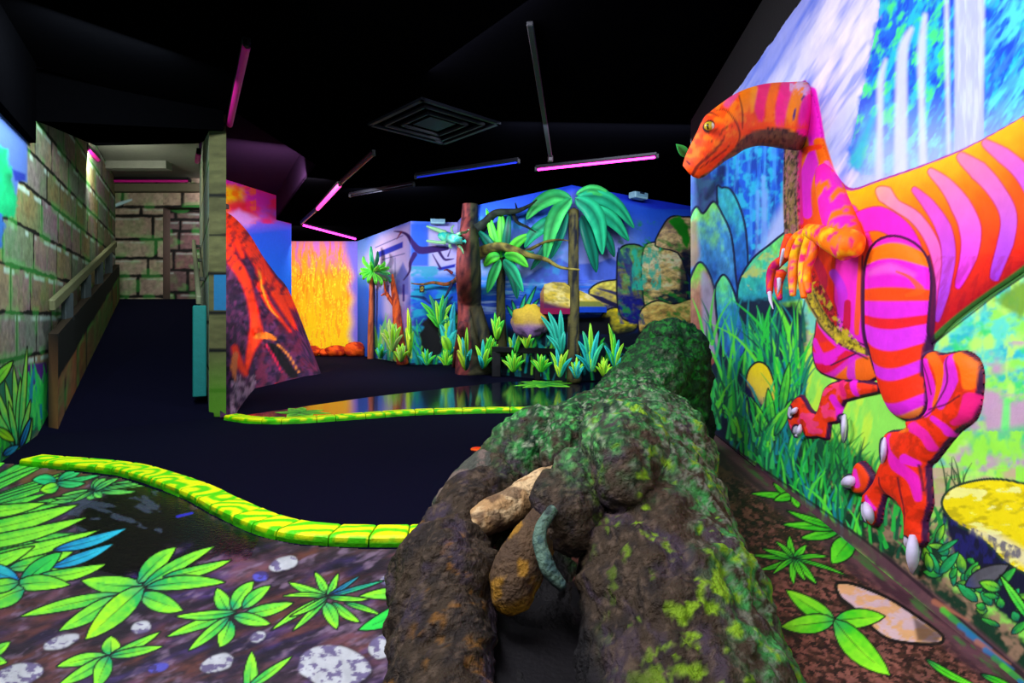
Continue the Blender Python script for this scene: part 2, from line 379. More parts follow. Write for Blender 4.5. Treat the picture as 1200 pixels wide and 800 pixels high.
    stone([(838, 345), (842, 328), (849, 322), (858, 336), (866, 362), (874, 402), (866, 420), (846, 412)], (110, 255, 150), (50, 170, 215), (24, 84, 190), 320, 410, 11)
    P.poly([(816, 470), (824, 432), (829, 440), (829, 520), (820, 520)], (206, 178, 140), soft=2, a=.9, tone=.6)
    g1 = [(30, 205, 70), (20, 160, 90), (90, 245, 70), (16, 110, 80), (20, 150, 160), (60, 225, 110)]
    P.grass(120, lambda r: (r.uniform(826, 945), r.uniform(395, 500)), (25, 70), g1, (1.0, 2.4), .25, 1)
    P.grass(60, lambda r: (r.uniform(885, 940), r.uniform(400, 470)), (40, 80), [(40, 215, 70), (110, 250, 60), (20, 140, 110), (10, 70, 80)], (1, 2.2), .35, 2)
    P.poly(cr([(874, 455), (877, 434), (888, 424), (900, 430), (908, 452), (909, 470), (897, 478), (880, 468)], 4, True), lambda a, b: ramp([(0, (255, 232, 20)), (.6, (240, 214, 70)), (1, (150, 140, 130))])(np.clip((b-424)/50-(a-874)/120+.3*(fbm(a/4, b/6)-.5), 0, 1)), line=(10, 20, 40), lw=1.2)
    P.poly([(873, 444), (884, 462), (895, 476), (897, 500), (880, 498), (872, 470)], (14, 20, 74), soft=3, wob=3)
    P.grass(90, lambda r: (r.uniform(850, 935), r.uniform(480, 545)), (18, 55), g1, (1.0, 2.6), .3, 3)
    for b, t in (((826, 500), (822, 455)), ((830, 502), (845, 470)), ((832, 500), (846, 478)), ((905, 522), (884, 470)), ((908, 510), (928, 468)), ((905, 500), (900, 455)), ((915, 485), (925, 425))):
        P.leaf(b, t, 5, (20, 170, 70), (110, 250, 60), line=(6, 50, 30), lw=.8)
    P.grass(110, lambda r: (lambda u: (950+u*95+r.uniform(-12, 12), 540+u*75+r.uniform(-25, 22)))(r.random()), (28, 60), [(20, 130, 50), (10, 80, 50), (50, 190, 60), (30, 160, 80)], (1.0, 2.2), .35, 4)
    P.grass(40, lambda r: (r.uniform(1020, 1110), r.uniform(590, 660)), (18, 40), [(20, 150, 60), (40, 200, 70), (12, 90, 60)], (1.2, 3), .4, 5)
    P.grass(10, lambda r: (r.uniform(1106, 1135), r.uniform(560, 580)), (16, 34), [(20, 70, 40)], (.7, 1.2), .4, 6)
    P.grass(170, lambda r: (lambda x_: (x_, 372+.824*(x_-673)-r.uniform(3, 46)))(r.uniform(832, 1010)), (16, 46), g1+[(120, 250, 60), (20, 90, 60)], (1.0, 2.4), .35, 7)
    # yellow boulder and the navy shadow painted beneath it in the mural
    P.poly([(1104, 600), (1118, 650), (1150, 690), (1175, 720), (1230, 760), (1420, 900), (1440, 700), (1240, 640), (1200, 620)], (12, 16, 50), soft=4, wob=4)
    P.poly(cr([(1104, 592), (1110, 576), (1130, 566), (1165, 561), (1205, 568), (1270, 590), (1330, 640), (1300, 690), (1215, 676), (1180, 660), (1160, 640), (1140, 624), (1118, 612)], 5, True),
           lambda a, b: lin((255, 236, 0))*(1-.35*ss(.5, .7, fbm(a/16, b/7, o=3, s=5)))[:, None]+lin((250, 250, 190))*(.5*ss(.56, .66, fbm(a/22, b/7, o=3, s=8)))[:, None], line=(30, 60, 40), lw=2)
    P.stroke([(1140, 622), (1165, 630), (1195, 650), (1230, 672)], [2, 6, 8, 8], (250, 244, 190), .8, soft=5, n=4)
    i = P.box(1105, 1200, 595, 660); P.brush(i[P.y[i] > 606+.42*(P.x[i]-1110)], (30, 30, 110), 5, 9, 0, .5, .8, 131)
    rl = random.Random(12)
    for k in range(46):
        u = rl.random(); bx_, by_ = 1085+u*110+rl.uniform(-10, 14), 650+u*92+rl.uniform(-30, 12)
        P.leaf((bx_, by_), (bx_+rl.uniform(-24, 26), by_-rl.uniform(2, 26)), rl.uniform(3, 6), (16, 120, 60), rl.choice([(70, 220, 70), (150, 235, 50), (40, 200, 110)]), line=(6, 40, 24), lw=.7, rib=False)
    P.leaf((1132, 686), (1182, 662), 10, (84, 84, 92), (104, 104, 112), line=(16, 16, 20), rib=False)
    P.leaf((1210, 730), (1172, 674), 5, (50, 220, 70), (120, 255, 70)); P.leaf((1172, 690), (1148, 682), 6, (60, 200, 60), (150, 240, 50), line=(10, 60, 30))
    # brown strip where the mural meets the floor
    P.stroke([(836, 512), (904, 562), (960, 604), (1012, 640), (1090, 704), (1200, 806), (1330, 940)], [3, 4, 5, 7, 10, 16, 20], (104, 66, 78), .9, soft=4, n=3)
    P.stroke([(836, 508), (904, 556), (1012, 632), (1090, 696), (1200, 792)], [1, 1, 1.4, 2, 3], (30, 20, 30), .8, soft=1, n=3)
    for k in range(16):
        u = k/16; bx_, by_ = 1095+u*160, 705+u*150
        P.stroke([(bx_, by_), (bx_+28+rl.uniform(0, 14), by_+26+rl.uniform(-4, 6))], [3.5, .6], rl.choice([(90, 220, 60), (130, 200, 60), (40, 130, 190), (60, 160, 80), (190, 120, 90)]), .85, soft=2)
# ------------------------------------------------------------------ the dinosaur's shape and coat, in the mural's own drawing
BODY = [(940, 97), (950, 108), (957, 130), (962, 160), (972, 195), (985, 213), (1000, 222), (1030, 212), (1080, 195), (1130, 175), (1165, 157), (1200, 137), (1270, 96), (1400, 30), (1480, 70), (1400, 170), (1280, 255), (1200, 318), (1160, 345), (1120, 375), (1095, 400), (1060, 412), (1022, 415), (990, 402), (966, 375), (947, 335), (931, 290), (925, 250), (922, 200), (922, 176), (932, 150)]
THIGH = [(1022, 400), (1021, 340), (1024, 305), (1036, 283), (1058, 276), (1082, 284), (1098, 302), (1103, 330), (1100, 360), (1093, 400), (1090, 440), (1092, 470), (1084, 488), (1066, 492), (1048, 483), (1036, 460), (1027, 425)]
SHIN = [(1084, 420), (1092, 412), (1106, 415), (1120, 413), (1134, 412), (1147, 420), (1153, 438), (1151, 468), (1145, 490), (1126, 505), (1108, 527), (1098, 540), (1091, 548), (1094, 590), (1087, 612), (1088, 634), (1078, 642), (1064, 640), (1063, 622), (1060, 596), (1040, 580), (1033, 612), (1024, 616), (1013, 604), (1014, 580), (1026, 566), (1034, 545), (1042, 530), (1039, 512), (1047, 505), (1065, 503), (1066, 492), (1084, 488), (1092, 470)]
TOE = [(1003, 556), (1006, 545), (1013, 541), (1023, 552), (1026, 562), (1020, 576), (1010, 579), (1002, 574)]
FARTHIGH = [(962, 372), (956, 390), (953, 410), (958, 432), (975, 442), (1000, 447), (1030, 442), (1034, 400), (1000, 392)]
FARFOOT = [(1032, 450), (1000, 446), (982, 447), (968, 455), (963, 470), (958, 484), (950, 478), (942, 464), (932, 468), (924, 484), (930, 508), (940, 500), (946, 512), (960, 512), (972, 514), (974, 496), (984, 494), (992, 470), (1032, 460)]
CLAWS = [[(1063, 632), (1070, 628), (1079, 634), (1080, 646), (1074, 662), (1069, 671), (1065, 660)], [(1011, 598), (1015, 590), (1023, 590), (1026, 600), (1021, 612), (1012, 610)], [(988, 563), (993, 556), (1001, 557), (1003, 568), (997, 573), (990, 571)], [(1032, 516), (1037, 513), (1039, 524), (1038, 540), (1034, 546), (1031, 530)], [(985, 488), (990, 486), (993, 498), (992, 512), (988, 518), (986, 504)], [(925, 477), (931, 476), (934, 486), (930, 491), (925, 487)], [(930, 510), (933, 500), (938, 498), (939, 505), (935, 512)]]
OUT = (62, 8, 60)
def paint_dino(P):
    red, org, mag, ylw = (250, 44, 16), (255, 112, 0), (242, 30, 214), (255, 176, 0)
    # far leg
    P.poly(cr(FARTHIGH, 3, True), lambda a, b: bands([(-99, (235, 30, 60)), (395, (250, 50, 20)), (408, mag), (420, (230, 20, 60)), (432, (230, 40, 190)), (440, (255, 110, 20))], 2)(b+.25*(a-960)*(1+0*b)-8*np.sin((a-950)/14)), line=OUT, lw=2)
    P.stroke([(966, 380), (985, 402), (1008, 412)], [5, 4, 1], mag, .95, n=3); P.stroke([(957, 400), (972, 424), (985, 420)], [4, 4, 1], mag, .9, n=3)
    P.stroke([(1003, 421), (1001, 441)], [4, 5], (225, 40, 215), .9); P.stroke([(978, 428), (1008, 414)], .9, OUT)
    P.poly(cr(FARFOOT, 2, True), lambda a, b: lin((252, 58, 18))*(1-.35*ss(.5, .7, fbm(a/7, b/7, o=3, s=2)))[:, None]+lin((242, 30, 130))*(.8*ss(.55, .62, fbm(a/9, b/9, o=2, s=6)))[:, None], line=OUT, lw=2)
    P.stroke([(1004, 448), (1008, 462)], [4, 3], mag); P.stroke([(990, 448), (994, 462)], [3, 3], (235, 30, 120)); P.stroke([(981, 466), (986, 478), (984, 488)], [4, 3, 1], mag, n=3)
    # torso
    bx = np.array([900, 940, 960, 985, 1000, 1030, 1080, 1130, 1165, 1200, 1270, 1400]); by = np.array([97, 97, 150, 200, 222, 212, 195, 175, 157, 137, 96, 30])
    coat = ramp([(0, (255, 190, 0)), (.25, (255, 150, 0)), (.55, (255, 96, 0)), (1.0, (246, 40, 14)), (1.35, (196, 10, 40))])
    P.poly(cr(BODY, 3, True), lambda a, b: coat((b-np.interp(a, bx, by))/150+.18*(fbm(a/22, b/22, o=2, s=4)-.5)), line=(170, 20, 150), lw=2)
    body = cr(BODY, 3, True)
    def S(p, w, c, c2=None, ln=True, n=5):      # a stripe of the coat with its darker edge
        if ln: P.stroke(p, np.asarray(w, float)+1.3, (176, 0, 40), .8, soft=1, n=n)
        P.stroke(p, w, c, 1, soft=1, n=n, col2=c2)
    pk, pur = (250, 90, 190), (166, 62, 246)
    S([(1004, 250), (1010, 290), (1008, 350), (1012, 400)], [10, 22, 22, 10], (250, 50, 190), mag)
    S([(1012, 262), (1040, 256), (1068, 272), (1086, 300), (1096, 340)], [12, 14, 12, 8, 4], (246, 40, 200), (226, 30, 220))
    S([(1036, 222), (1046, 228), (1060, 240), (1085, 256), (1106, 288), (1114, 330), (1108, 366)], [3, 9, 6, 7, 7, 6, 3], (255, 170, 150), mag)
    S([(1082, 222), (1100, 240), (1118, 268), (1124, 300), (1118, 340), (1106, 375)], [3, 7, 9, 8, 6, 2], pk, pur)
    S([(1098, 200), (1120, 216), (1138, 240), (1150, 268), (1148, 300), (1134, 335)], [3, 8, 12, 13, 10, 3], (255, 140, 170), (236, 36, 236))
    S([(1132, 182), (1160, 200), (1182, 224), (1196, 252), (1192, 284), (1174, 325)], [4, 11, 10, 10, 9, 4], (255, 130, 160), (176, 60, 240))
    S([(1160, 166), (1190, 182), (1215, 205), (1232, 240), (1225, 280)], [3, 9, 10, 11, 5], (255, 120, 170), pur)
    S([(1210, 136), (1250, 150), (1275, 190), (1262, 240)], [4, 12, 12, 6], pk, mag); S([(1290, 96), (1330, 120), (1340, 180)], [6, 14, 8], pk, mag)
    S([(985, 320), (996, 345), (990, 392)], [5, 6, 4], (170, 50, 235), mag, ln=False)
    for p, w, c in (([(972, 345), (980, 365), (976, 392)], [5, 5, 2], (200, 20, 60)), ([(960, 300), (972, 325), (968, 352)], [5, 6, 3], (206, 20, 70)), ([(1002, 355), (1000, 380), (992, 402)], [4, 5, 4], (206, 10, 50)), ([(1016, 262), (1021, 290), (1018, 330), (1012, 390)], [3, 6, 5, 3], (255, 84, 10))):
        P.stroke(p, w, c, .95, n=4)
    i, d = P.reg(body); ib = i[(d < -1)]
    P.brush(ib[(P.x[ib] > 1095) & (P.y[ib] > 300)], (150, 6, 40), 5, 22, .5, .58, .35, 141)
    # neck above the arm
    for p, w, c in (([(951, 108), (955, 140), (960, 175), (950, 215), (953, 250)], [6, 8, 7, 8, 6], mag), ([(962, 166), (972, 200), (980, 222), (992, 246)], [5, 6, 6, 4], (255, 110, 0)), ([(970, 190), (985, 220), (995, 250), (997, 270)], [2, 4, 5, 2], pk), ([(940, 190), (950, 176), (962, 172)], [3, 4, 3], (255, 60, 10))):
        S(p, w, c, ln=False)
    P.stroke([(944, 150), (942, 200), (945, 260)], [3, 4, 3], (230, 20, 130), .9, n=4)
    # brown scaly front
    bel = [(932, 150), (929, 200), (929, 250), (934, 295), (948, 338), (966, 372), (990, 396), (1024, 414)]
    P.stroke(bel, [9, 11, 11, 11, 10, 8.5, 6, 3], (148, 112, 80), 1, soft=1, n=5, col2=(190, 164, 40))
    for sd in (-1, 1): P.stroke([(a+sd*11*(1-k/9), b-sd*(k*.9)) for k, (a, b) in enumerate(bel)], 1, (26, 16, 40), .9, n=5)
    i, d = P.reg([(918, 150), (942, 150), (944, 290), (1000, 385), (1026, 418), (985, 404), (940, 345), (918, 290)]); i = i[d < 0]
    P.brush(i, (30, 22, 20), 2.6, 3.4, .4, .56, .8, 151); P.brush(i[P.y[i] > 330], (226, 206, 40), 4, 5, .4, .55, .8, 153); P.brush(i[P.y[i] < 290], (196, 120, 130), 3, 5, .4, .58, .7, 155)
    # under-edge of belly and tail
    P.stroke([(1095, 400), (1120, 376), (1160, 346), (1200, 319), (1290, 250)], [2.5, 3, 3, 3.5, 4], (60, 120, 50), 1, n=3); P.stroke([(1095, 402), (1122, 380), (1162, 349), (1202, 322)], 1, (14, 20, 24), .9)
    # near leg
    P.poly(cr(SHIN, 2, True), lambda a, b: lin((250, 52, 12))*(1-.3*ss(.45, .7, fbm(a/8, b/8, o=3, s=12)))[:, None], line=OUT, lw=2.2)
    for p, w, c in (([(1094, 425), (1101, 455), (1096, 480)], [5, 9, 9], mag), ([(1097, 415), (1114, 432), (1116, 455), (1108, 475)], [3, 7, 6, 3], (255, 104, 0)), ([(1124, 420), (1128, 445), (1116, 475)], [5, 9, 5], (226, 40, 216)), ([(1130, 416), (1144, 428), (1146, 452)], [4, 7, 5], (255, 116, 0)), ([(1147, 466), (1140, 488), (1128, 496)], [6, 5, 3], (246, 24, 130)),
                    ([(1080, 500), (1096, 510), (1102, 524)], [6, 6, 5], (246, 30, 170)), ([(1106, 490), (1118, 500), (1120, 508)], [3, 4, 4], mag), ([(1050, 510), (1052, 528), (1062, 545), (1080, 560), (1086, 585)], [2, 3, 7, 6, 3], (240, 26, 190)), ([(1072, 538), (1084, 543)], [6, 4], mag), ([(1024, 582), (1030, 596)], [2, 3], (240, 40, 210)), ([(1062, 504), (1075, 504)], [3, 2], (255, 110, 10))):
        P.stroke(p, w, c, .95, soft=1, n=4)
    for p in ([(1088, 418), (1098, 440), (1104, 462)], [(1120, 418), (1124, 448), (1108, 478)], [(1100, 480), (1122, 474), (1138, 464)], [(1064, 494), (1090, 489), (1108, 480)], [(1040, 560), (1046, 585), (1060, 596)], [(1064, 560), (1070, 600), (1064, 628)], [(1086, 545), (1090, 575)]):
        P.stroke(p, 1.1, (80, 6, 40), .85, n=4)
    P.poly(cr(TOE, 3, True), (252, 70, 16), line=OUT, lw=2); P.stroke([(1010, 552), (1013, 568)], [3, 4], (246, 40, 190))
    P.poly(cr(THIGH, 3, True), lambda a, b: bands([(-99, (244, 34, 200)), (284, (255, 122, 0)), (303, mag), (336, (255, 76, 10)), (353, (236, 40, 226)), (373, (240, 30, 40)), (386, (230, 50, 236)), (411, (250, 52, 12)), (432, (226, 44, 230)), (446, (250, 50, 10)), (473, (230, 36, 220)), (487, (255, 140, 60))], 1.6)(b+np.clip((b-350)/100, -.9, .7)*.017*(a-1058)**2), line=OUT, lw=2.2)
    P.stroke([(1030, 320), (1058, 314), (1085, 322)], [3, 6, 3], (255, 110, 220), .6, soft=4, n=4); P.stroke([(1066, 318), (1082, 325), (1092, 340), (1078, 346)], [1, 2, 4, 2], (255, 90, 10), .9, n=4)
    P.stroke([(1100, 300), (1106, 335), (1102, 372), (1092, 408), (1088, 440)], [1.5, 3, 3, 3, 1.5], (56, 10, 66), .9, n=4)
    P.stroke([(1021, 415), (1019, 350), (1020, 300)], [2, 1.6, 1], (56, 6, 60), .9, n=3)
    for c in CLAWS: P.poly(cr(c, 3, True), (214, 206, 232), line=(40, 20, 60), lw=1.3, tone=.5, tsc=4)
# ------------------------------------------------------------------ right wall
qs = np.concatenate([np.linspace(809.5, 1240, 430), np.linspace(1246, 1500, 40)])
qn = (qs-CX)/F
Yw = RX/(qn-RK); RA = (RX+RK*Yw[0], Yw[0]); RB = (RX+RK*Yw[-1], Yw[-1])
V, Fq = wallsheet(RA, RB, 0, ROOF, 0, 780, qn)
px, py = pix(V)
P = Paint(px, py); paint_right(P); paint_dino(P)
top = V[:, 2] > RTOP+.02*(vn(V[:, 1]*9, V[:, 1]*0)-.5); P.C[top] = lin((2, 2, 3))
wr = mesh('wall_right', V, Fq, M_PAINT, None, P.C, False, rough=P.R); tag(wr, kind='structure')
b = MB(); n_ = np.array([1, -RK])/math.hypot(1, RK)*.12           # the thickness behind the painted face
A_, B_ = np.array(RA)+.012*n_, np.array(RB)+.012*n_
b.add([(*A_, 0), (*B_, 0), (*(B_+n_), 0), (*(A_+n_), 0), (*A_, ROOF), (*B_, ROOF), (*(B_+n_), ROOF), (*(A_+n_), ROOF)], [(0,3,2,1),(4,5,6,7),(0,1,5,4),(1,2,6,5),(2,3,7,6),(3,0,4,7)], (60, 50, 44))
tag(b.build('trim_1', M_OBJ), kind='structure')
# ------------------------------------------------------------------ dinosaur
nW = np.array([-1, RK, 0])/math.hypot(1, RK)
U = [cr(q, 3, True) for q in (BODY, THIGH, SHIN, TOE, FARTHIGH, FARFOOT)]; HT = [.035, .05, .04, .035, .02, .024]; WD = [40, 26, 20, 9, 18, 11]
h = np.full(len(V), -1.0); inside = np.full(len(V), 1e9)
for poly, ht, w in zip(U, HT, WD):
    p_ = np.asarray(poly); ii = np.nonzero((px > p_[:, 0].min()-4) & (px < p_[:, 0].max()+4) & (py > p_[:, 1].min()-4) & (py < p_[:, 1].max()+4))[0]
    d = sdpoly(px[ii], py[ii], p_); t = np.clip((-d+1.2)/w, 0, 1)
    h[ii] = np.maximum(h[ii], np.where(d < 2.2, -.003+ht*np.sqrt(1-(1-t)**2), -1)); inside[ii] = np.minimum(inside[ii], d)
keep = inside < 1.8; fk = keep[Fq].all(1); Fd = Fq[fk]
ids = np.unique(Fd); remap = np.full(len(V), -1); remap[ids] = np.arange(len(ids)); Fd = remap[Fd]
Vd = V[ids]+nW*np.maximum(h[ids], -.003)[:, None]
dx_, dy_ = pix(Vd); PD = Paint(px[ids], py[ids], (200, 60, 40), .6); paint_dino(PD)
Dm = MB(); Dm.V = Vd.tolist(); Dm.F = [tuple(f) for f in Fd.tolist()]; Dm.C = PD.C.tolist()
def sections(secs, Ys, dr, nseg=28, n=5):
    s = cr(np.hstack([np.array(secs, float), np.array(Ys, float)[:, None], np.array(dr, float)[:, None]]), n)
    a = np.linspace(0, 2*np.pi, nseg, endpoint=False); V = []
    for x0, y0, x1, y1, Y, k in s:
        c = np.array([(x0+x1)/2, (y0+y1)/2]); v = np.array([(x0-x1)/2, (y0-y1)/2]); r = np.hypot(*v)/F*Y*k
        for q in a: V.append(P3(*(c+v*math.cos(q)), Y-r*math.sin(q)))
    m = len(s); Fc = [(k*nseg+j, k*nseg+(j+1) % nseg, (k+1)*nseg+(j+1) % nseg, (k+1)*nseg+j) for k in range(m-1) for j in range(nseg)]
    Fc += [tuple(range(nseg))[::-1], tuple(range((m-1)*nseg, m*nseg))]
    return np.array(V), Fc
HS = [(962, 103, 950, 168), (944, 96, 936, 176), (925, 96, 921, 175), (905, 97, 903, 172), (888, 100, 888, 171), (872, 105, 873, 175), (858, 112, 862, 182), (845, 121, 851, 188), (832, 131, 843, 194), (824, 139, 835, 200), (816, 156, 827, 206), (809, 170, 820, 209), (803, 183, 814, 208), (800, 194, 808, 204)]
HV, HF = sections(HS, [3.2, 3.13, 3.1, 3.08, 3.05, 3.02, 3.0, 2.98, 2.96, 2.95, 2.93, 2.92, 2.91, 2.9], [.6, .85, .85, .85, .85, .9, .95, .95, .9, .85, .8, .75, .7, .6], 72, 16)
hx, hy = pix(HV); H = Paint(hx, hy, (252, 82, 4), .55)
H.put(np.arange(len(hx)), .55*ss(.45, .65, fbm(hx/9, hy/6, o=4, s=3)), lin((238, 40, 8))); H.put(np.arange(len(hx)), .6*ss(.5, .7, fbm(hx/10, hy/7, o=3, s=9))*(hy < 185), lin((255, 140, 10)))
for p, w, c in (([(951, 96), (944, 130), (940, 162)], [7, 7, 7], (246, 24, 160)), ([(938, 96), (928, 128), (925, 152)], [9, 8, 6], (255, 136, 0)), ([(924, 96), (916, 125), (914, 150)], [8, 7, 5], (246, 14, 130)), ([(908, 97), (903, 122), (901, 140)], [5, 5, 3], (255, 110, 0)), ([(895, 98), (890, 122), (892, 140)], [8, 7, 3], (244, 14, 110)), ([(876, 102), (872, 128)], [9, 5], (255, 130, 0)), ([(884, 104), (881, 130)], [4, 2], (255, 150, 20)), ([(860, 110), (852, 122)], [5, 4], (220, 70, 130))):
    H.stroke(p, w, c, .9, soft=2, n=4)
for k in range(26): xx = 868+k*3.1; H.stroke([(xx, 150), (xx-2, 138+((k*7) % 9))], [1.8, .3], (255, 80, 6), .8)
H.poly([(960, 166), (940, 158), (922, 151), (900, 150), (882, 154), (868, 163), (862, 172), (846, 187), (834, 199), (822, 206), (816, 213), (900, 230), (960, 230)], (104, 74, 46), soft=1.5, tone=1.0, tsc=5)
BR = [(960, 166), (940, 158), (922, 151), (900, 150), (882, 154), (868, 163), (862, 172), (846, 187), (834, 199), (822, 206), (816, 213), (900, 230), (960, 230)]
i = H.box(815, 960, 145, 230); i = i[sdpoly(hx[i], hy[i], BR) < 0]; H.brush(i, (40, 22, 24), 2.5, 5, 0, .57, .8, 5)
i = i[(hx[i] < 870) & (hy[i] > 165)]; H.brush(i, (150, 112, 40), 3, 3, 0, .55, .6, 6)
dk = (92, 14, 10)
for p, w in (([(812, 204), (818, 194), (828, 185), (838, 176), (846, 166), (849, 160)], [1.8, 1.9, 1.6, 1.5, 1.2, .5]), ([(820, 197), (832, 189), (848, 178), (856, 168)], [.5, .8, .8, .3]), ([(822, 143), (826, 134), (833, 132), (842, 136)], [.8, 1.3, 1.4, .5]), ([(838, 130), (848, 128), (856, 134), (864, 146), (867, 160), (862, 172)], [.3, .8, .8, 1, .9, .5]), ([(824, 152), (830, 156), (838, 152), (844, 146)], [.4, .8, .8, .3]), ([(843, 158), (849, 150), (858, 148)], [.3, .7, .3]), ([(830, 166), (838, 164), (846, 156)], [.3, .6, .3]), ([(866, 112), (870, 130), (870, 150)], [.6, 1, .6])):
    H.stroke(p, w, dk, .85, n=5)
H.stroke([(805, 189), (808, 192)], [1.2, 1.4], (120, 20, 6)); H.stroke([(932, 128), (930, 138)], [1, 1.6], (60, 30, 110)); H.stroke([(942, 113), (939, 117)], [1.2, .8], (60, 30, 110))
H.brush(H.box(925, 958, 90, 112), (214, 190, 220), 4, 4, 0, .52, .8, 9)
H.poly(cr([(823, 150), (826, 143), (833, 140), (838, 145), (835, 152), (828, 156)], 3, True), (40, 20, 10))
Dm.add(HV, HF, H.C, True)
def acol(V):                                   # coat of the arms: amber with magenta scales
    f = fbm(V[:, 0]*16, V[:, 1]*16, V[:, 2]*16, 3, 5); g = fbm(V[:, 0]*30, V[:, 1]*30, V[:, 2]*30, 3, 8)
    c = lin((255, 120, 0))*np.ones((len(V), 1)); a = ss(.5, .62, f)[:, None]; c = c*(1-a)+lin((255, 196, 10))*a
    a = ss(.56, .66, g)[:, None]; c = c*(1-a)+lin((238, 24, 120))*a; return c
def arm(p, w, col, off, n=5, seg=14):
    V = [W(x, y, o) for (x, y), o in zip(p, off)]; r = [a/F*v[1] for a, v in zip(w, V)]
    Dm.tube(V, r, col, seg, n)
uc = lambda V: np.where((fbm(V[:, 0]*9, V[:, 1]*9, V[:, 2]*14, 3, 2) > .5)[:, None], lin((250, 30, 180)), lin((255, 116, 0)))
arm([(966, 200), (974, 225), (984, 255), (992, 282), (994, 290)], [10, 16, 19, 18, 14], uc, [.0, .03, .06, .09, .1], 8, 24)
arm([(1006, 296), (996, 288), (978, 282), (960, 274), (948, 270)], [8, 19, 15, 11, 8], acol, [.08, .1, .13, .15, .16], 8, 24)
fing = [([(950, 272), (938, 284), (931, 300), (929, 320), (929, 346)], [8, 6.5, 5.5, 5.5, 3.5]), ([(952, 276), (946, 292), (941, 310), (941, 330), (942, 348)], [8, 7, 5.5, 5, 3.5]), ([(955, 280), (952, 296), (946, 316), (946, 330), (948, 342)], [6, 6, 5, 5, 3]), ([(948, 272), (934, 278), (926, 290), (922, 302)], [7, 6, 5, 3.5]),
        ([(926, 276), (921, 290), (917, 302)], [6, 6, 4]), ([(920, 302), (908, 312), (903, 324), (902, 344)], [5, 6, 5, 3.5]), ([(916, 318), (912, 334), (914, 350)], [6, 5, 3])]
for k, (p, w) in enumerate(fing):
    o0 = .15 if k < 4 else .07
    arm(p, w, acol if k < 4 else (lambda V: np.where((fbm(V[:, 0]*30, V[:, 1]*30, V[:, 2]*30, 2, 4) > .52)[:, None], lin((206, 20, 110)), lin((250, 76, 10)))), [o0+.012*q for q in range(len(p))], 5, 12)
dino = Dm.build('dinosaur', M_OBJ, None, True)
tag(dino, 'long-necked orange and magenta striped dinosaur standing out from the waterfall wall', 'dinosaur')
for k, c in enumerate(CLAWS):
    p_ = np.array(c, float); top_, tip_ = p_[p_[:, 1].argmin()], p_[p_[:, 1].argmax()]
    if k in (5,): top_, tip_ = np.array((934, 478.)), np.array((926, 486.))
    if k == 2: top_, tip_ = np.array((1001, 561.)), np.array((988, 567.))
    ws = [4, 6.5, 6, 1] if k == 0 else [3, 5.5, 5, 2] if k == 1 else [3.5, 6, 5.5, 2.5] if k == 2 else [1.5, 3, 2.4, .6]
    v = [W(*(top_+(tip_-top_)*t), o) for t, o in ((0, .03), (.35, .045), (.7, .04), (1, .02))]
    MB().tube(v, [a/F*q[1] for a, q in zip(ws, v)], (206, 200, 228), 10, 3).build('claw', M_LEAF, dino, True)
for p_ in ([(919, 292), (916, 304), (914, 312)], [(902, 342), (903, 352), (906, 362)], [(913, 326), (913, 336), (911, 345)], [(948, 318), (949, 326), (947, 333)]):
    v = [W(x, y, .13) for x, y in p_]; MB().tube(v, np.array([2.6, 2, .5])/F*v[0][1], (214, 214, 240), 8, 3).build('claw', M_LEAF, dino, True)
v = P3(831, 147.5, 2.8)+np.array([0, 0, 0]); e = MB(); R_ = 6.0/F*2.8
e.blob(v, (R_, R_*.7, R_*.85), lambda Vw, D: np.where((np.hypot((pix(Vw)[0]-829.5)/1.5, (pix(Vw)[1]-148)/4) < 1)[:, None], lin((20, 16, 6)), np.where((pix(Vw)[0] > 834.5)[:, None], lin((235, 230, 190)), lin((196, 172, 40)))), 20, 28)
tag(e.build('eye', mat('eye_gloss', .15, 0, 30, .05, spec=.6), dino, True), 'yellow eye with a dark slit pupil')
lf_ = MB(); b0 = P3(806, 184, 3.04); lf_.blade(b0, P3(792, 167, 3.02)-b0, (.3, -1, .1), .098, .030, (20, 120, 60), (50, 210, 90), .05, 8, .2)
tag(lf_.build('leaf', M_LEAF), "single small green leaf poking up beside the dinosaur's snout", 'leaf')
# ------------------------------------------------------------------ floor
b = MB(); b.add([(-9, -2, 0), (4, -2, 0), (4, 18, 0), (-9, 18, 0)], [(0, 1, 2, 3)], (9, 9, 30))
M_CARPET = mat('dark_carpet', .95, .6, 160, .35, 120, spec=.05); fl = b.build('floor', M_CARPET); tag(fl, kind='structure')
cols_ = np.concatenate([np.arange(-700, -110, 8), np.arange(-110, 1360, 1.6)]); rows_ = np.concatenate([np.arange(486, 810, 1.3), np.arange(812, 1000, 5)])
gx, gy = np.meshgrid(cols_, rows_); Yg = (CH-.003)*F/(gy-HY)
V = np.stack([(gx-CX)/F*Yg, Yg, np.full(gx.shape, .003)], -1).reshape(-1, 3); px, py = gx.ravel(), gy.ravel()
nC = len(cols_); i = np.arange(len(rows_)-1)[:, None]*nC+np.arange(nC-1); Fq = np.stack([i+nC, i+nC+1, i+1, i], -1).reshape(-1, 4)
EDGE = [(-720, 546), (0, 541), (30, 545), (140, 559), (210, 582), (255, 607), (300, 627), (350, 638), (420, 642), (480, 643)]
MASK = EDGE+[(600, 640), (690, 560), (760, 516), (800, 496), (832, 503), (1400, 960), (1400, 1010), (-720, 1010)]
xw = RX+RK*V[:, 1]; keep = (sdpoly(px, py, MASK) < 0) & (V[:, 0] < xw+.01) & (V[:, 0] > -4.34-.552*(V[:, 1]-5.29)-.01)
P = Paint(px, py, (40, 26, 38), .6); ap = np.arange(len(px)); L_ = ap[px < 660]; R_i = ap[px >= 660]
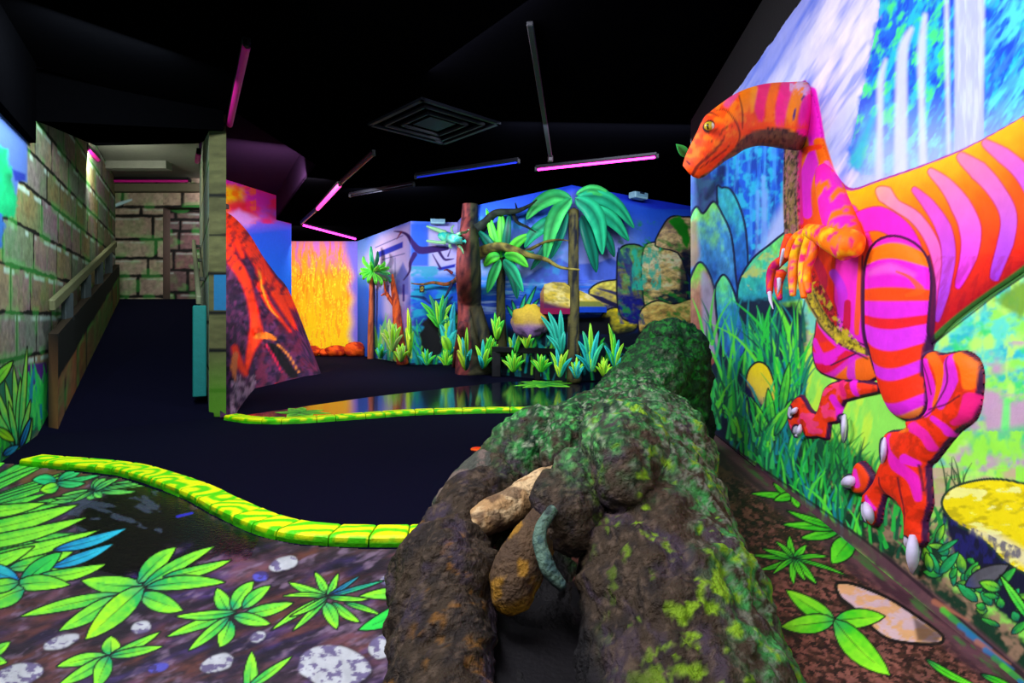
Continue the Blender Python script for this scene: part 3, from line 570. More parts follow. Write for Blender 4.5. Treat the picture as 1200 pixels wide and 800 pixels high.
P.put(ap, .9*ss(.35, .7, fbm(px/70+py/60, py/34-px/160, o=5, s=2)), lin((104, 74, 92))); P.brush(L_, (70, 54, 128), 70, 14, -.35, .6, .6, 3, .2); P.brush(L_, (16, 10, 24), 50, 12, -.4, .5, .85, 5, .2); P.brush(L_, (128, 72, 52), 60, 12, -.35, .64, .5, 7, .2); P.brush(L_, (140, 118, 140), 20, 6, -.4, .68, .6, 9, .15); P.brush(L_, (10, 8, 16), 14, 5, -.3, .6, .6, 10, .2)
# bare black film where nothing is painted
P.poly(cr([(90, 606), (130, 572), (180, 560), (215, 585), (262, 612), (310, 632), (300, 650), (262, 650), (205, 640), (160, 672), (120, 680), (90, 650)], 4, True), (7, 8, 12), soft=9, wob=6)
d = sdpoly(px, py, [(90, 600), (180, 558), (300, 630), (290, 652), (160, 675), (100, 660)]); P.R[d < 4] = .22
i = P.box(80, 190, 575, 625); P.brush(i, (62, 74, 90), 26, 9, .2, .58, .8, 15, .03); P.stroke([(208, 605), (225, 601)], [1.5, 1.2], (50, 50, 200), .9)
P.poly([(10, 545), (60, 548), (110, 556), (100, 572), (30, 575)], (120, 84, 40), soft=6, a=.7, wob=4)
# right: bark mulch
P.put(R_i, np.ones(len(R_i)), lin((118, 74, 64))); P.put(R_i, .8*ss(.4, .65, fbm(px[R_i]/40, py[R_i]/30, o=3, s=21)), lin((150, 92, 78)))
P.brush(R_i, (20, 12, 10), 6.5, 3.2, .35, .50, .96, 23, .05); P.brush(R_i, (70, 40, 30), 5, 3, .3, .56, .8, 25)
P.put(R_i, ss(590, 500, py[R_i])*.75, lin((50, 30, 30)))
i = P.box(830, 1400, 500, 1000); dd = (px[i]-(673+853.6/V[i, 1])); P.put(i, ss(-46, -14, dd)*.9, lin((104, 66, 74))); P.brush(i[dd > -40], (60, 34, 44), 30, 6, .7, .55, .8, 27); P.brush(i[dd > -14], (60, 120, 50), 20, 5, .7, .6, .8, 29)
P.poly([(560, 690), (600, 670), (720, 680), (800, 840), (800, 1010), (520, 1010), (540, 780)], (6, 5, 7), soft=14)  # floor blackened under the log: shade of its hollow put into the colour
# painted stones
def fstone(c, r, rot, seed, cs=((196, 200, 206), (120, 120, 170))):
    a = np.linspace(0, 2*np.pi, 14, endpoint=False); rr = 1+.25*(vn(np.cos(a)*1.7+seed, np.sin(a)*1.7)-.5)
    q = np.stack([np.cos(a)*r[0]*rr, np.sin(a)*r[1]*rr], -1); q = q@np.array([[math.cos(rot), math.sin(rot)], [-math.sin(rot), math.cos(rot)]])+np.array(c)
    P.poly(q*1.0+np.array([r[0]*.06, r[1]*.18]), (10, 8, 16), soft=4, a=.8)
    P.poly(cr(q, 3, True), lambda x, y: lin(cs[0])*(1-ss(.48, .6, fbm(x/9, y/5, o=4, s=seed)))[:, None]+lin(cs[1])*ss(.48, .6, fbm(x/9, y/5, o=4, s=seed))[:, None], soft=1.5, tone=.5, seed=seed)
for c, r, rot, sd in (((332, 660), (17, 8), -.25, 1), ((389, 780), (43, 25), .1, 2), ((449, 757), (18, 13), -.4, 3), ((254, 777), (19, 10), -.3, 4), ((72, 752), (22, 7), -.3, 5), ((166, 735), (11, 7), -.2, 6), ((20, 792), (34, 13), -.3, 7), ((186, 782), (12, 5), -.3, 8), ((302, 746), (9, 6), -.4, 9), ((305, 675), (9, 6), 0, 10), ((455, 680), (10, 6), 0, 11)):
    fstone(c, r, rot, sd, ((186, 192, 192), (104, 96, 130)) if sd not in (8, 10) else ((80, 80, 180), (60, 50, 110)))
P.poly(cr([(980, 684), (1000, 684), (1040, 700), (1075, 722), (1104, 744), (1098, 754), (1055, 752), (1030, 742), (1000, 712), (985, 700)], 4, True), lambda x, y: lin((228, 176, 122))*(1-.75*ss(.45, .62, fbm(x/14, y/7, o=4, s=3)))[:, None]+lin((214, 190, 206))*(.75*ss(.45, .62, fbm(x/14, y/7, o=4, s=3)))[:, None], line=(14, 8, 10), lw=3)
P.poly([(1070, 722), (1104, 744), (1098, 754), (1075, 750)], (70, 48, 40), soft=3, a=.8)
# painted leaves, each drawn from the heart of its clump
G1, G2 = (22, 186, 70), (150, 250, 40)
def clump(c, lv, c1=G1, c2=G2, lw=1.5):
    for q in lv:
        tx, ty, hw = q[:3]; bb = q[3] if len(q) > 3 else c; rest = q[4] if len(q) > 4 else (c1, c2)
        P.leaf(bb, (tx, ty), hw, rest[0], rest[1], random.uniform(-.05, .05), lw=lw)
cy1, cy2 = (10, 130, 180), (40, 200, 220)
rr = random.Random(4)
for k in range(26):                             # big fan at the left edge
    t = k/25; ang = math.radians(-48+58*t+rr.uniform(-3, 3)); b0 = (-60+rr.uniform(-8, 8), 650-70*(1-t)); Ln = rr.uniform(105, 175)
    P.leaf(b0, (b0[0]+Ln*math.cos(ang), b0[1]+Ln*math.sin(ang)*.75), rr.uniform(3, 6), (16, 170, 80), (110, 240, 60), lw=1, line=(4, 40, 24))
clump((110, 575), [(176, 561, 3), (170, 569, 3), (160, 576, 3), (55, 590, 3), (72, 580, 3), (115, 560, 5), (124, 560, 5), (103, 585, 6), (119, 583, 5), (180, 564, 2), (140, 560, 3), (62, 584, 2), (84, 588, 2)], (20, 150, 90), (120, 240, 80), .8)
clump((66, 566), [(38, 562, 6, (66, 563), ((16, 170, 110), (40, 220, 120))), (47, 574, 6, (69, 569), ((60, 220, 60), (170, 255, 30))), (95, 552, 5, (68, 563)), (118, 556, 3), (100, 566, 4)], (20, 170, 100), (60, 220, 110), 1)
for b0, t0, hw, c in (((-50, 602), (54, 589), 7, 0), ((-50, 626), (92, 591), 9, 0), ((-60, 642), (102, 606), 8, 0), ((-60, 662), (116, 621), 8, 0), ((64, 644), (148, 619), 6, 1), ((60, 664), (133, 637), 6, 1), ((-60, 676), (40, 640), 9, 0), ((10, 666), (86, 646), 8, 0)):
    P.leaf(b0, t0, hw, (40, 196, 60) if not c else cy1, (150, 252, 50) if not c else cy2, .03)
clump((22, 682), [(-30, 662, 10, (22, 680), (cy1, (50, 220, 200))), (72, 647, 10, (24, 684), ((20, 170, 80), (60, 225, 70))), (124, 661, 7, (42, 676)), (82, 685, 9, (16, 686)), (-20, 712, 13, (28, 690)), (-30, 690, 8)])
clump((168, 686), [(95, 680, 11), (206, 641, 10, (162, 682)), (251, 640, 7), (271, 656, 6, (192, 676)), (264, 682, 8, (172, 688)), (214, 715, 11, (164, 697)), (24, 722, 7, (140, 696)), (69, 739, 9, (138, 699)), (100, 749, 14, (168, 688), ((40, 200, 60), (176, 255, 20)))])
clump((276, 717), [(254, 689, 9, (268, 716)), (297, 681, 9, (272, 714)), (317, 686, 7, (284, 712)), (344, 706, 7, (286, 720)), (317, 731, 7, (274, 722)), (258, 758, 10, (270, 727)), (195, 746, 6), (221, 762, 6, (268, 723)), (205, 722, 5)])
clump((384, 699), [(369, 670, 5), (396, 672, 4), (338, 682, 5), (421, 675, 2.5, (384, 699), ((20, 90, 150), (30, 150, 160))), (450, 680, 2.5, (384, 699), ((20, 110, 150), (40, 200, 120))), (332, 698, 2.5), (432, 702, 3), (446, 720, 3, (404, 706)), (422, 729, 5, (390, 706)), (395, 737, 8, (380, 706)), (343, 739, 4), (318, 738, 4), (340, 722, 3)])
clump((490, 692), [(422, 698, 7, (490, 692)), (420, 738, 9, (482, 706), ((20, 200, 70), (50, 230, 70)))])
clump((128, 769), [(130, 745, 11, (130, 768), (G1, (170, 250, 30))), (188, 740, 5), (191, 757, 5), (66, 781, 7), (68, 803, 7), (112, 806, 10)])
clump((292, 812), [(295, 763, 8), (342, 769, 5, (290, 806))]); clump((-14, 770), [(12, 752, 6), (8, 776, 6)])
gl1, gl2 = (34, 196, 30), (110, 246, 40)
clump((962, 600), [(930, 548, 3.5, (944, 580)), (948, 563, 5, (943, 582)), (880, 578, 4, (940, 585)), (906, 566, 5, (935, 582)), (907, 586, 5, (932, 580)), (936, 595, 5, (930, 578)), (956, 582, 5, (946, 587))], gl1, gl2, 1.2)
clump((988, 618), [(962, 574, 5), (994, 584, 6), (1029, 622, 11, (990, 622)), (975, 660, 13, (998, 630)), (938, 630, 6), (916, 614, 5), (922, 598, 4), (953, 597, 3)], gl1, gl2)
clump((930, 654), [(925, 628, 4), (945, 638, 4), (971, 652, 2.5), (992, 674, 2), (957, 684, 4), (930, 684, 4), (889, 668, 3), (880, 650, 2.5), (894, 643, 3), (909, 634, 2.5), (906, 672, 3), (944, 680, 3)], gl1, gl2, 1.1)
clump((978, 727), [(921, 691, 10), (1037, 722, 11), (915, 734, 11), (1043, 791, 15)], (50, 210, 20), (150, 252, 40))
clump((1085, 772), [(1150, 806, 4)], gl1, gl2); clump((1150, 790), [(1200, 816, 4)], gl1, gl2); clump((1130, 744), [(1180, 770, 4)], gl1, gl2)
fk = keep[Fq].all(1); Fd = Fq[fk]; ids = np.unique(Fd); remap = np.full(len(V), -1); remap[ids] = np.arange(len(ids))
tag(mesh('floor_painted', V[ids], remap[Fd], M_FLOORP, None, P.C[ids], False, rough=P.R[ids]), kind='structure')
# ------------------------------------------------------------------ back wall: the zigzag of painted faces
ZP = [(-3.95-.25, 16.1), ((481-CX)/F*12.75, 12.75), ((536-CX)/F*12.9, 12.9), ((550-CX)/F*11.1, 11.1), ((670-CX)/F*9.29, 9.29), ((826-CX)/F*11.3, 11.3)]
ZP[0] = ((419-CX)/F*16.1, 16.1)
def Bk(px, py, off=0.0):                       # point in front of the back wall
    q = (px-CX)/F; best = None
    for (ax, ay), (bx, by) in zip(ZP[:-1], ZP[1:]):
        nx, ny = (by-ay), -(bx-ax); L = math.hypot(nx, ny); nx, ny = nx/L, ny/L
        if nx*ax+ny*ay > 0: nx, ny = -nx, -ny          # towards the viewer's side
        if ax/ay-1e-9 <= q <= bx/by+1e-9 or (best is None and ((px > 670 and bx == ZP[-1][0]) or (px < 481 and ax == ZP[0][0]))):
            t = (nx*(ax+nx*off)+ny*(ay+ny*off))/(nx*q+ny); best = (np.array([q*t, t, CH+(HY-py)/F*t]), np.array([nx, ny, 0.]))
    return best
def paint_back(P):
    x, y = P.x, P.y; A = np.arange(len(x))
    P.put(A, np.ones(len(A)), ramp([(210, (20, 60, 226)), (250, (44, 104, 240)), (290, (110, 160, 252)), (318, (170, 190, 255)), (326, (60, 140, 235)), (345, (24, 100, 226)), (366, (16, 74, 190)), (392, (8, 40, 90)), (445, (6, 44, 60))])(y))
    P.poly([(430, 300), (446, 276), (481, 262), (481, 340), (470, 372), (440, 372)], (206, 196, 250), soft=7, a=.95)
    P.poly([(500, 268), (540, 258), (546, 300), (540, 312), (505, 312)], (206, 200, 252), soft=6, a=.9)
    P.poly([(481, 262), (502, 262), (502, 312), (481, 312)], (34, 100, 232), soft=2, a=.9)
    P.poly([(441, 296), (472, 283), (472, 290), (443, 302)], (30, 56, 200), soft=1); P.stroke([(440, 290), (472, 276)], .5, (70, 80, 170)); P.stroke([(448, 304), (474, 297)], .5, (70, 80, 170)); P.stroke([(463, 302), (463, 325)], .5, (80, 90, 170))
    P.poly([(464, 325), (472, 307), (479, 322), (479, 345), (464, 345)], (118, 130, 226), soft=1.5); P.stroke([(473, 334), (473, 352)], 1.2, (50, 40, 150)); P.stroke([(455, 335), (455, 350)], 1.2, (60, 40, 140))
    P.poly([(419, 335), (450, 338), (452, 420), (419, 420)], (20, 96, 226), soft=6, a=.85); P.poly([(452, 372), (481, 360), (481, 400), (455, 400)], (190, 150, 230), soft=6, a=.9)
    i = P.box(481, 548, 312, 425); P.brush(i, (20, 170, 200), 14, 6, 0, .48, .85, 3); P.brush(i[P.y[i] > 350], (14, 60, 160), 16, 8, 0, .55, .8, 5)
    P.poly([(512, 314), (534, 309), (533, 313), (515, 317)], (26, 40, 170), soft=1); P.stroke([(482, 347), (496, 349), (505, 356), (520, 357), (530, 348)], [1, 2, 1, 2, 1], (10, 50, 110), n=3)
    br = (52, 22, 104)                           # bare purple tree drawn across the corner
    P.stroke([(524, 291), (508, 292), (492, 293), (484, 285), (478, 276), (471, 272), (462, 271)], [2, 4, 4.5, 3, 2, 1.3, .5], br, n=4); P.stroke([(470, 272), (465, 280)], [1.2, .3], (120, 40, 70)); P.stroke([(486, 298), (481, 308), (480, 318), (473, 328)], [3, 2, 1.2, .6], br, n=3); P.stroke([(512, 290), (520, 303), (526, 304), (532, 303)], [2, 1.5, 1.2, .4], br, n=3); P.stroke([(507, 298), (516, 314)], [.6, 1.4], br); P.stroke([(525, 300), (528, 292)], [1, .4], br)
    # right of the corner: sky, hills and the sea
    P.poly([(670, 232), (716, 228), (740, 300), (735, 320), (680, 320)], (166, 178, 255), soft=14, a=.9); P.poly([(600, 280), (668, 250), (668, 320), (605, 320)], (140, 170, 255), soft=14, a=.8)
    P.poly([(670, 214), (830, 243), (830, 256), (770, 246), (700, 226)], (16, 44, 214), soft=3, a=.9)
    i = P.box(725, 815, 245, 330); P.put(i, .7*ss(740, 765, P.x[i]), lin((24, 90, 226)))
    P.poly([(615, 326), (632, 314), (648, 306), (656, 302), (668, 310), (700, 308), (716, 302), (730, 310), (745, 322), (745, 332), (615, 332)], (84, 116, 226), soft=1.5, tone=.6)
    i = P.box(556, 760, 328, 368); P.brush(i, (170, 205, 255), 26, 3, 0, .58, .85, 21); P.brush(i, (20, 60, 200), 22, 3, 0, .58, .7, 23)
    P.brush(P.box(556, 670, 250, 345), (60, 190, 240), 12, 12, .3, .6, .6, 27)
    # yellow rocks by the shore and the tall rock stack
    def rock(pts, hi, mid, lo, y0, y1, sd, line=(16, 20, 40)):
        f = ramp([(0, hi), (.5, mid), (1, lo)])
        P.poly(cr(pts, 3, True), lambda a, b: f(np.clip((b-y0)/(y1-y0)+1.7*(fbm(a/11, b/6, o=4, s=sd)-.5), 0, 1))*(1.1+1.1*(fbm(a/4, b/2.5, o=3, s=sd+5)-.5))[:, None], line=line, lw=1)
    rock([(690, 345), (700, 332), (720, 328), (738, 330), (742, 360), (735, 372), (712, 368)], (240, 226, 90), (196, 180, 70), (50, 56, 110), 330, 368, 31)
    P.stroke([(692, 345), (708, 352), (728, 360)], [1, 3, 2], (30, 26, 70), n=3); P.stroke([(700, 338), (722, 344), (735, 356)], [.6, 2, 1.5], (60, 60, 100), n=3)
    rock([(700, 385), (706, 368), (720, 360), (736, 366), (748, 376), (742, 388), (715, 392)], (250, 226, 20), (170, 160, 40), (60, 70, 30), 360, 390, 33)
    rock([(724, 360), (723, 310), (726, 292), (738, 286), (754, 290), (766, 310), (770, 350), (764, 376), (735, 376)], (96, 176, 90), (120, 120, 70), (22, 30, 120), 284, 372, 35)
    rock([(752, 330), (754, 292), (764, 284), (780, 286), (800, 300), (806, 345), (800, 376), (762, 376)], (255, 240, 180), (236, 206, 120), (26, 50, 56), 284, 374, 37)
    rock([(768, 288), (776, 266), (786, 254), (800, 254), (822, 262), (822, 330), (806, 320), (794, 296)], (150, 120, 100), (244, 212, 140), (50, 36, 46), 252, 320, 39)
    P.poly([(800, 290), (822, 290), (822, 375), (800, 375), (794, 330)], (10, 24, 50), soft=3, a=.9, wob=3)
    rock([(748, 382), (752, 362), (770, 352), (790, 356), (810, 350), (822, 356), (822, 400), (760, 400)], (250, 226, 120), (230, 190, 90), (40, 44, 50), 350, 398, 41)
    i = P.box(724, 822, 250, 380); P.brush(i[P.y[i] > 258], (30, 160, 50), 9, 5, .5, .68, .8, 43); P.brush(i[(P.x[i] > 740) & (P.x[i] < 775) & (P.y[i] > 290) & (P.y[i] < 340)], (40, 210, 170), 5, 8, 0, .52, .9, 45)
    P.poly(cr([(785, 260), (792, 252), (802, 256), (808, 275), (806, 292), (798, 280), (792, 268)], 3, True), (20, 150, 20), soft=2, wob=3, tone=1)
    i = P.box(724, 770, 290, 380); P.brush(i[P.x[i] < 738+.2*(P.y[i]-290)], (20, 26, 130), 5, 16, -.3, .5, .8, 47)
    P.poly([(690, 392), (760, 384), (830, 390), (830, 460), (690, 460)], (4, 14, 22), soft=5, a=.92, wob=4)
    P.poly([(556, 386), (630, 384), (664, 372), (664, 460), (556, 460)], (5, 20, 26), soft=5, a=.85, wob=4); P.poly([(632, 374), (716, 370), (716, 392), (632, 392)], (4, 8, 16), soft=2)
    i = P.box(740, 800, 388, 430); P.brush(i, (50, 70, 90), 8, 8, 0, .6, .6, 49)
    # painted low greenery
    gl = [(40, 220, 90), (140, 250, 60), (20, 170, 160), (20, 110, 110), (60, 230, 60), (30, 140, 210)]
    P.grass(70, lambda r: (r.uniform(440, 482), r.uniform(404, 426)), (14, 40), [(110, 220, 90), (190, 240, 80), (40, 190, 140), (40, 130, 210), (150, 200, 160)], (.7, 1.8), .3, 31)
    P.grass(110, lambda r: (r.uniform(482, 548), r.uniform(402, 434)), (8, 30), gl, (.6, 1.7), .4, 33)
    P.grass(90, lambda r: (r.uniform(552, 668), r.uniform(400, 448)), (9, 26), gl, (.7, 1.9), .45, 35)
    P.grass(60, lambda r: (r.uniform(672, 815), r.uniform(405, 450)), (8, 24), gl[:5], (.7, 1.8), .45, 37)
    P.poly([(494, 380), (502, 371), (514, 372), (518, 412), (506, 418), (494, 414)], (4, 8, 12), soft=2, wob=3)
    for b, t, w in (((518, 400), (527, 378), 6), ((527, 402), (520, 388), 6), ((530, 396), (533, 362), 5), ((525, 412), (534, 396), 6), ((520, 395), (514, 372), 4), ((532, 380), (540, 366), 4)): P.leaf(b, t, w, (20, 150, 120), (150, 240, 50), lw=.6, rib=False)
    for b, t, w in (((606, 372), (600, 352), 2), ((608, 372), (616, 345), 2.2), ((610, 374), (628, 336), 2.2), ((612, 374), (632, 350), 2.5), ((604, 374), (594, 358), 2)): P.leaf(b, t, w, (16, 150, 110), (60, 230, 140), lw=.5, rib=False)
Vs, Fs, n0 = [], [], 0
for (a, b_), nc in zip(zip(ZP[:-1], ZP[1:]), (80, 72, 20, 150, 190)):
    V, Fq = wallsheet(a, b_, 0, ROOF, nc, 300); Vs.append(V); Fs.append(Fq+n0); n0 += len(V)
V = np.vstack(Vs); px, py = pix(V); P = Paint(px, py); paint_back(P)
tag(mesh('wall_back', V, np.vstack(Fs), M_PAINT, None, P.C, rough=P.R), kind='structure')
# lava wall and volcano wall
V, Fq = wallsheet(((322-CX)/F*16.12, 16.12), ((419-CX)/F*16.1, 16.1), 0, ROOF, 120, 200); px, py = pix(V); P = Paint(px, py)
P.put(np.arange(len(px)), np.ones(len(px)), ramp([(272, (214, 120, 190)), (300, (252, 150, 60)), (330, (255, 170, 0)), (370, (255, 206, 0)), (415, (255, 230, 10))])(py))
f = fbm(px/2.6+.5*np.sin(py/8+px/9), py/24, o=4, s=5); g = fbm(px/1.9+.6*np.sin(py/6+px/7+2), py/15, o=3, s=9); ii = np.arange(len(px))
P.put(ii, .7*ss(.5, .64, f)*ss(405, 320, py), lin((255, 110, 0))); P.put(ii, .95*ss(.56, .64, g)*ss(285, 320, py), lin((255, 250, 40))); P.put(ii, .9*ss(.52, .6, f)*ss(325, 280, py), lin((206, 120, 226))); P.put(ii, .7*ss(.6, .68, g), lin((255, 120, 0)))
P.put(ii, ss(406, 419, px+7*(vn(py/14, py*0)-.5)+np.clip(330-py, 0, 60)*.22), lin((120, 110, 226)))
tag(mesh('wall_end', V, Fq, M_PAINT, None, P.C, rough=P.R), kind='structure')
VA, VB = ((258-CX)/F*11.0, 11.0), ((341.5-CX)/F*13.1, 13.1)
V, Fq = wallsheet(VA, VB, 0, 3.75, 110, 250); px, py = pix(V); P = Paint(px, py); ii = np.arange(len(px))
P.put(ii, np.ones(len(ii)), ramp([(205, (206, 30, 190)), (240, (216, 40, 190)), (258, (150, 90, 240)), (275, (40, 96, 240)), (330, (24, 110, 240))])(py+.12*(px-300)))
P.brush(ii[py < 262], (250, 30, 90), 24, 12, .3, .5, .9, 3); P.poly(cr([(255, 226), (268, 218), (284, 222), (282, 236), (270, 240), (262, 252), (252, 252)], 4, True), (255, 196, 0), soft=6, wob=3, tone=.5); P.brush(P.box(255, 300, 215, 262), (255, 96, 0), 9, 6, .4, .55, .8, 5); P.poly([(262, 240), (280, 232), (296, 248), (306, 256), (280, 254)], (220, 20, 40), soft=4, a=.85, wob=3); P.poly([(262, 252), (280, 246), (304, 256), (290, 266), (268, 262)], (226, 150, 240), soft=5, a=.9, wob=2)
tag(mesh('wall_volcano', V, Fq, M_PAINT, None, P.C, rough=P.R), kind='structure')
# the volcano: a sculpted slope rising from the carpet to the wall
LI = lambda p, n: np.vstack([np.array(p[k])*(1-j/n)+np.array(p[k+1])*j/n for k in range(len(p)-1) for j in range(n)]+[np.array(p[-1], float)])
foot = LI([(258, 489, 5.9), (276, 487, 6.15), (288, 468, 7.3), (299, 455, 8.47), (318, 451, 8.9), (336, 446, 9.5), (356, 441, 10.1), (376, 438, 10.66)], 8)
crest = cr([(252, 236, 10.8), (262, 246, 10.95), (276, 256, 11.2), (292, 274, 11.6), (308, 300, 12.0), (324, 322, 12.3), (341, 346, 12.5), (376, 437, 10.7)], 8)
nr = 90; Vv = []
for k in range(nr+1):
    t = k/nr; a = foot*(1-t)+crest*t; Yv = foot[:, 2]*(1-t)**1.0+crest[:, 2]*t
    wob = (fbm(a[:, 0]/13, a[:, 1]/20, o=4, s=4)-.5)*1.0*math.sin(math.pi*min(t*1.02, 1))
    Vv.append([P3(q[0], q[1], y_+w_*np.sin(np.pi*min(1, j/len(a)*1.0))) for j, (q, y_, w_) in enumerate(zip(a, Yv, wob))])
Vv = np.array(Vv); nc = Vv.shape[1]; Vv = Vv.reshape(-1, 3); Vv[:, 2] = np.maximum(Vv[:, 2], .004)
i = np.arange(nr)[:, None]*nc+np.arange(nc-1); Fv = np.stack([i, i+1, i+nc+1, i+nc], -1).reshape(-1, 4)
px, py = pix(Vv); P = Paint(px, py, (46, 26, 60), .8); ii = np.arange(len(px))
P.put(ii, .9*ss(.42, .62, fbm(px/4, py/6, o=4, s=7)), lin((96, 40, 84))); P.put(ii, .9*ss(.5, .62, fbm(px/5, py/5, o=4, s=17)), lin((20, 10, 34)))
P.brush(ii[px > 300], (110, 30, 60), 5, 10, .6, .56, .8, 19)
lv, l2 = (255, 60, 6), (226, 20, 20)
for p, w in (([(258, 246), (266, 270), (270, 300), (280, 315), (288, 330), (294, 350), (299, 375), (300, 392), (294, 410), (289, 432)], [7, 6, 6, 6, 5, 4, 5, 8, 4, 1.5]), ([(266, 250), (282, 268), (296, 292), (306, 312), (318, 332), (330, 345), (343, 352)], [7, 9, 8, 6, 7, 8, 9]), ([(262, 262), (276, 280), (284, 300)], [4, 4, 2]), ([(304, 312), (307, 335), (314, 355), (322, 366)], [4, 3, 2, 1]), ([(322, 340), (334, 362), (346, 384)], [6, 4, 1]), ([(300, 330), (312, 352), (326, 370), (340, 388)], [1, 1.6, 1.5, .6]), ([(275, 408), (280, 425), (288, 438)], [3, 4, 2])):
    P.stroke(p, np.array(w)+1.2, l2, .9, soft=1.5, n=4); P.stroke(p, w, lv, .95, soft=1.2, n=4)
P.brush(ii[(py < 345)], (40, 10, 40), 5, 9, .6, .6, .85, 23)
P.stroke([(304, 318), (308, 340), (316, 360), (326, 372)], [1, 1.2, 1, .5], (255, 160, 30), n=4); P.stroke([(300, 394), (312, 393), (322, 397)], [3, 4, 2], (250, 130, 30), n=3); P.stroke([(276, 415), (274, 430), (276, 445)], [3, 4, 1], (226, 120, 60), n=3)
P.poly(cr([(314, 402), (324, 404), (336, 420), (348, 436), (350, 441), (340, 443), (330, 430), (320, 414)], 3, True), (4, 3, 6), soft=1); P.stroke([(326, 404), (338, 416), (350, 436)], [1, 1, .6], (240, 140, 50), n=4); P.stroke([(312, 404), (322, 420), (330, 436)], [1, 1, .6], (220, 20, 70), n=3)
P.brush(P.box(270, 300, 440, 490), (190, 150, 170), 4, 6, 0, .56, .8, 29); P.stroke([(322, 450), (332, 450)], [1, 1], (220, 30, 20))
tag(mesh('volcano', Vv, Fv, M_ROCK, None, P.C, True), 'purple-brown volcano slope streaked with red lava beside the stone pillar', 'volcano')
# rocks at the foot of the lava wall
RL = ['dark orange rock half hidden behind the volcano slope', 'flat glowing orange rock left of centre below the lava', 'small low orange rock between the bigger rocks under the lava', 'long low red-brown rock in the middle below the lava', 'largest rounded red rock at the right end below the lava']
for k, (x_, y_, rx, ry) in enumerate(((354, 408, 9, 9), (366, 411, 10, 7), (381, 414, 7, 5), (394, 412, 14, 7), (416, 410, 12, 10))):
    Y = 15.75-.05*k; c = np.array([(x_-CX)/F*Y, Y, ry/F*Y*.75]); m_ = MB()
    m_.blob(c, (rx/F*Y, .25, ry/F*Y), lambda Vw, D: np.where((fbm(Vw[:, 0]*9, Vw[:, 1]*9, Vw[:, 2]*9, 3, k) > .5)[:, None], lin((250, 90, 10)), lin((170, 36, 10))), 14, 20, .3, k)
    m_.V = [[a, b_, max(c_, .002)] for a, b_, c_ in m_.V]
    tag(m_.build('lava_rock', M_ROCK, None, True), RL[k], 'rock', 'rocks under the lava wall')
# ------------------------------------------------------------------ stonework: left wall, ramp, parapet, pillar
def stones(P, s, z, rows, wmin, wmax, seed, cols, joint=.018, hl=.7, dark=(10, 12, 12), grn=.22):
    r = random.Random(seed); P.put(np.arange(len(s)), np.ones(len(s)), lin(dark))
    for k in range(len(rows)-1):
        x = s.min()-r.uniform(0, wmin)
        while x < s.max():
            w = r.uniform(wmin, wmax); i = np.nonzero((s > x) & (s < x+w) & (z > rows[k]) & (z < rows[k+1]))[0]
            if len(i):
                u, v = s[i]-x, z[i]-rows[k]; H_ = rows[k+1]-rows[k]; ed = np.minimum(np.minimum(u, w-u), np.minimum(v, H_-v))+.03*(fbm(s[i]*9, z[i]*9, o=3, s=seed+k)-.5)
                c1, c2 = r.sample(cols, 2); f = np.clip(.5+1.6*(fbm(s[i]*2.6+x*3, z[i]*3.5, o=4, s=seed)-.5)+.4*(u/w-.5), 0, 1)[:, None]
                c = (lin(c1)*(1-f)+lin(c2)*f)*(1+.9*(fbm(s[i]*22, z[i]*22, o=3, s=3)-.5))[:, None]
                P.put(i, ss(joint*.5, joint*1.4, ed), c)
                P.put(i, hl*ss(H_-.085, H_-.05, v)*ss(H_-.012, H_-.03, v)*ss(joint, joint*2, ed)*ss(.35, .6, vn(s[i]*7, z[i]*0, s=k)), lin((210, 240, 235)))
                P.put(i, grn*ss(.46, .72, fbm(s[i]*6, z[i]*4, o=4, s=seed+5))*ss(joint, joint*2, ed), lin((60, 170, 80))); P.put(i, grn*1.4*ss(joint*4.5, joint*1.5, ed)*ss(.48, .6, vn(s[i]*4, z[i]*5, s=seed+9)), lin((80, 210, 90)))
            x += w
SC_ = [(150, 134, 112), (136, 124, 126), (118, 136, 100), (142, 122, 78), (150, 116, 132), (122, 134, 122)]
LD = np.array([-.552, 1.0]); LB = np.array([-4.34, 5.29])
def LW(Y): return (LB[0]+LD[0]*(Y-LB[1]), Y)
Yb = 10.02
qs = np.concatenate([np.linspace(LW(1.2)[0]/1.2, LW(3.2)[0]/3.2, 40, endpoint=False), np.linspace(LW(3.2)[0]/3.2, LW(Yb)[0]/Yb, 300)])
V, Fq = wallsheet(LW(1.2), LW(Yb), 0, 3.7, 0, 420, qs); px, py = pix(V); s = np.hypot(V[:, 0]-LB[0], V[:, 1]-LB[1])*np.sign(V[:, 1]-LB[1]); P = Paint(px, py)
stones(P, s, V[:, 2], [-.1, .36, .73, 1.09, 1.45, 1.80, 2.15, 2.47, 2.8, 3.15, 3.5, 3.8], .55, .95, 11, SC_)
P.poly([(-60, 60), (20, 132), (32, 160), (32, 214), (22, 210), (16, 252), (0, 244), (-60, 240)], (80, 110, 190), soft=1.5)
P.poly([(-60, 160), (0, 170), (8, 176), (14, 206), (22, 240), (16, 254), (0, 252), (-60, 300)], (10, 170, 110), soft=3, wob=3, tone=1.2); P.poly([(14, 198), (30, 204), (30, 212), (18, 212)], (30, 50, 160), soft=2); P.poly([(-60, 252), (0, 250), (5, 262), (2, 290), (-60, 300)], (50, 110, 200), soft=2, wob=3)
P.poly([(28, 428), (54, 424), (60, 460), (40, 470)], (92, 40, 150), soft=2, tone=.8)
P.poly([(-80, 428), (10, 430), (24, 448), (40, 460), (62, 440), (62, 480), (20, 540), (-80, 570)], (10, 120, 90), soft=3, a=.9)
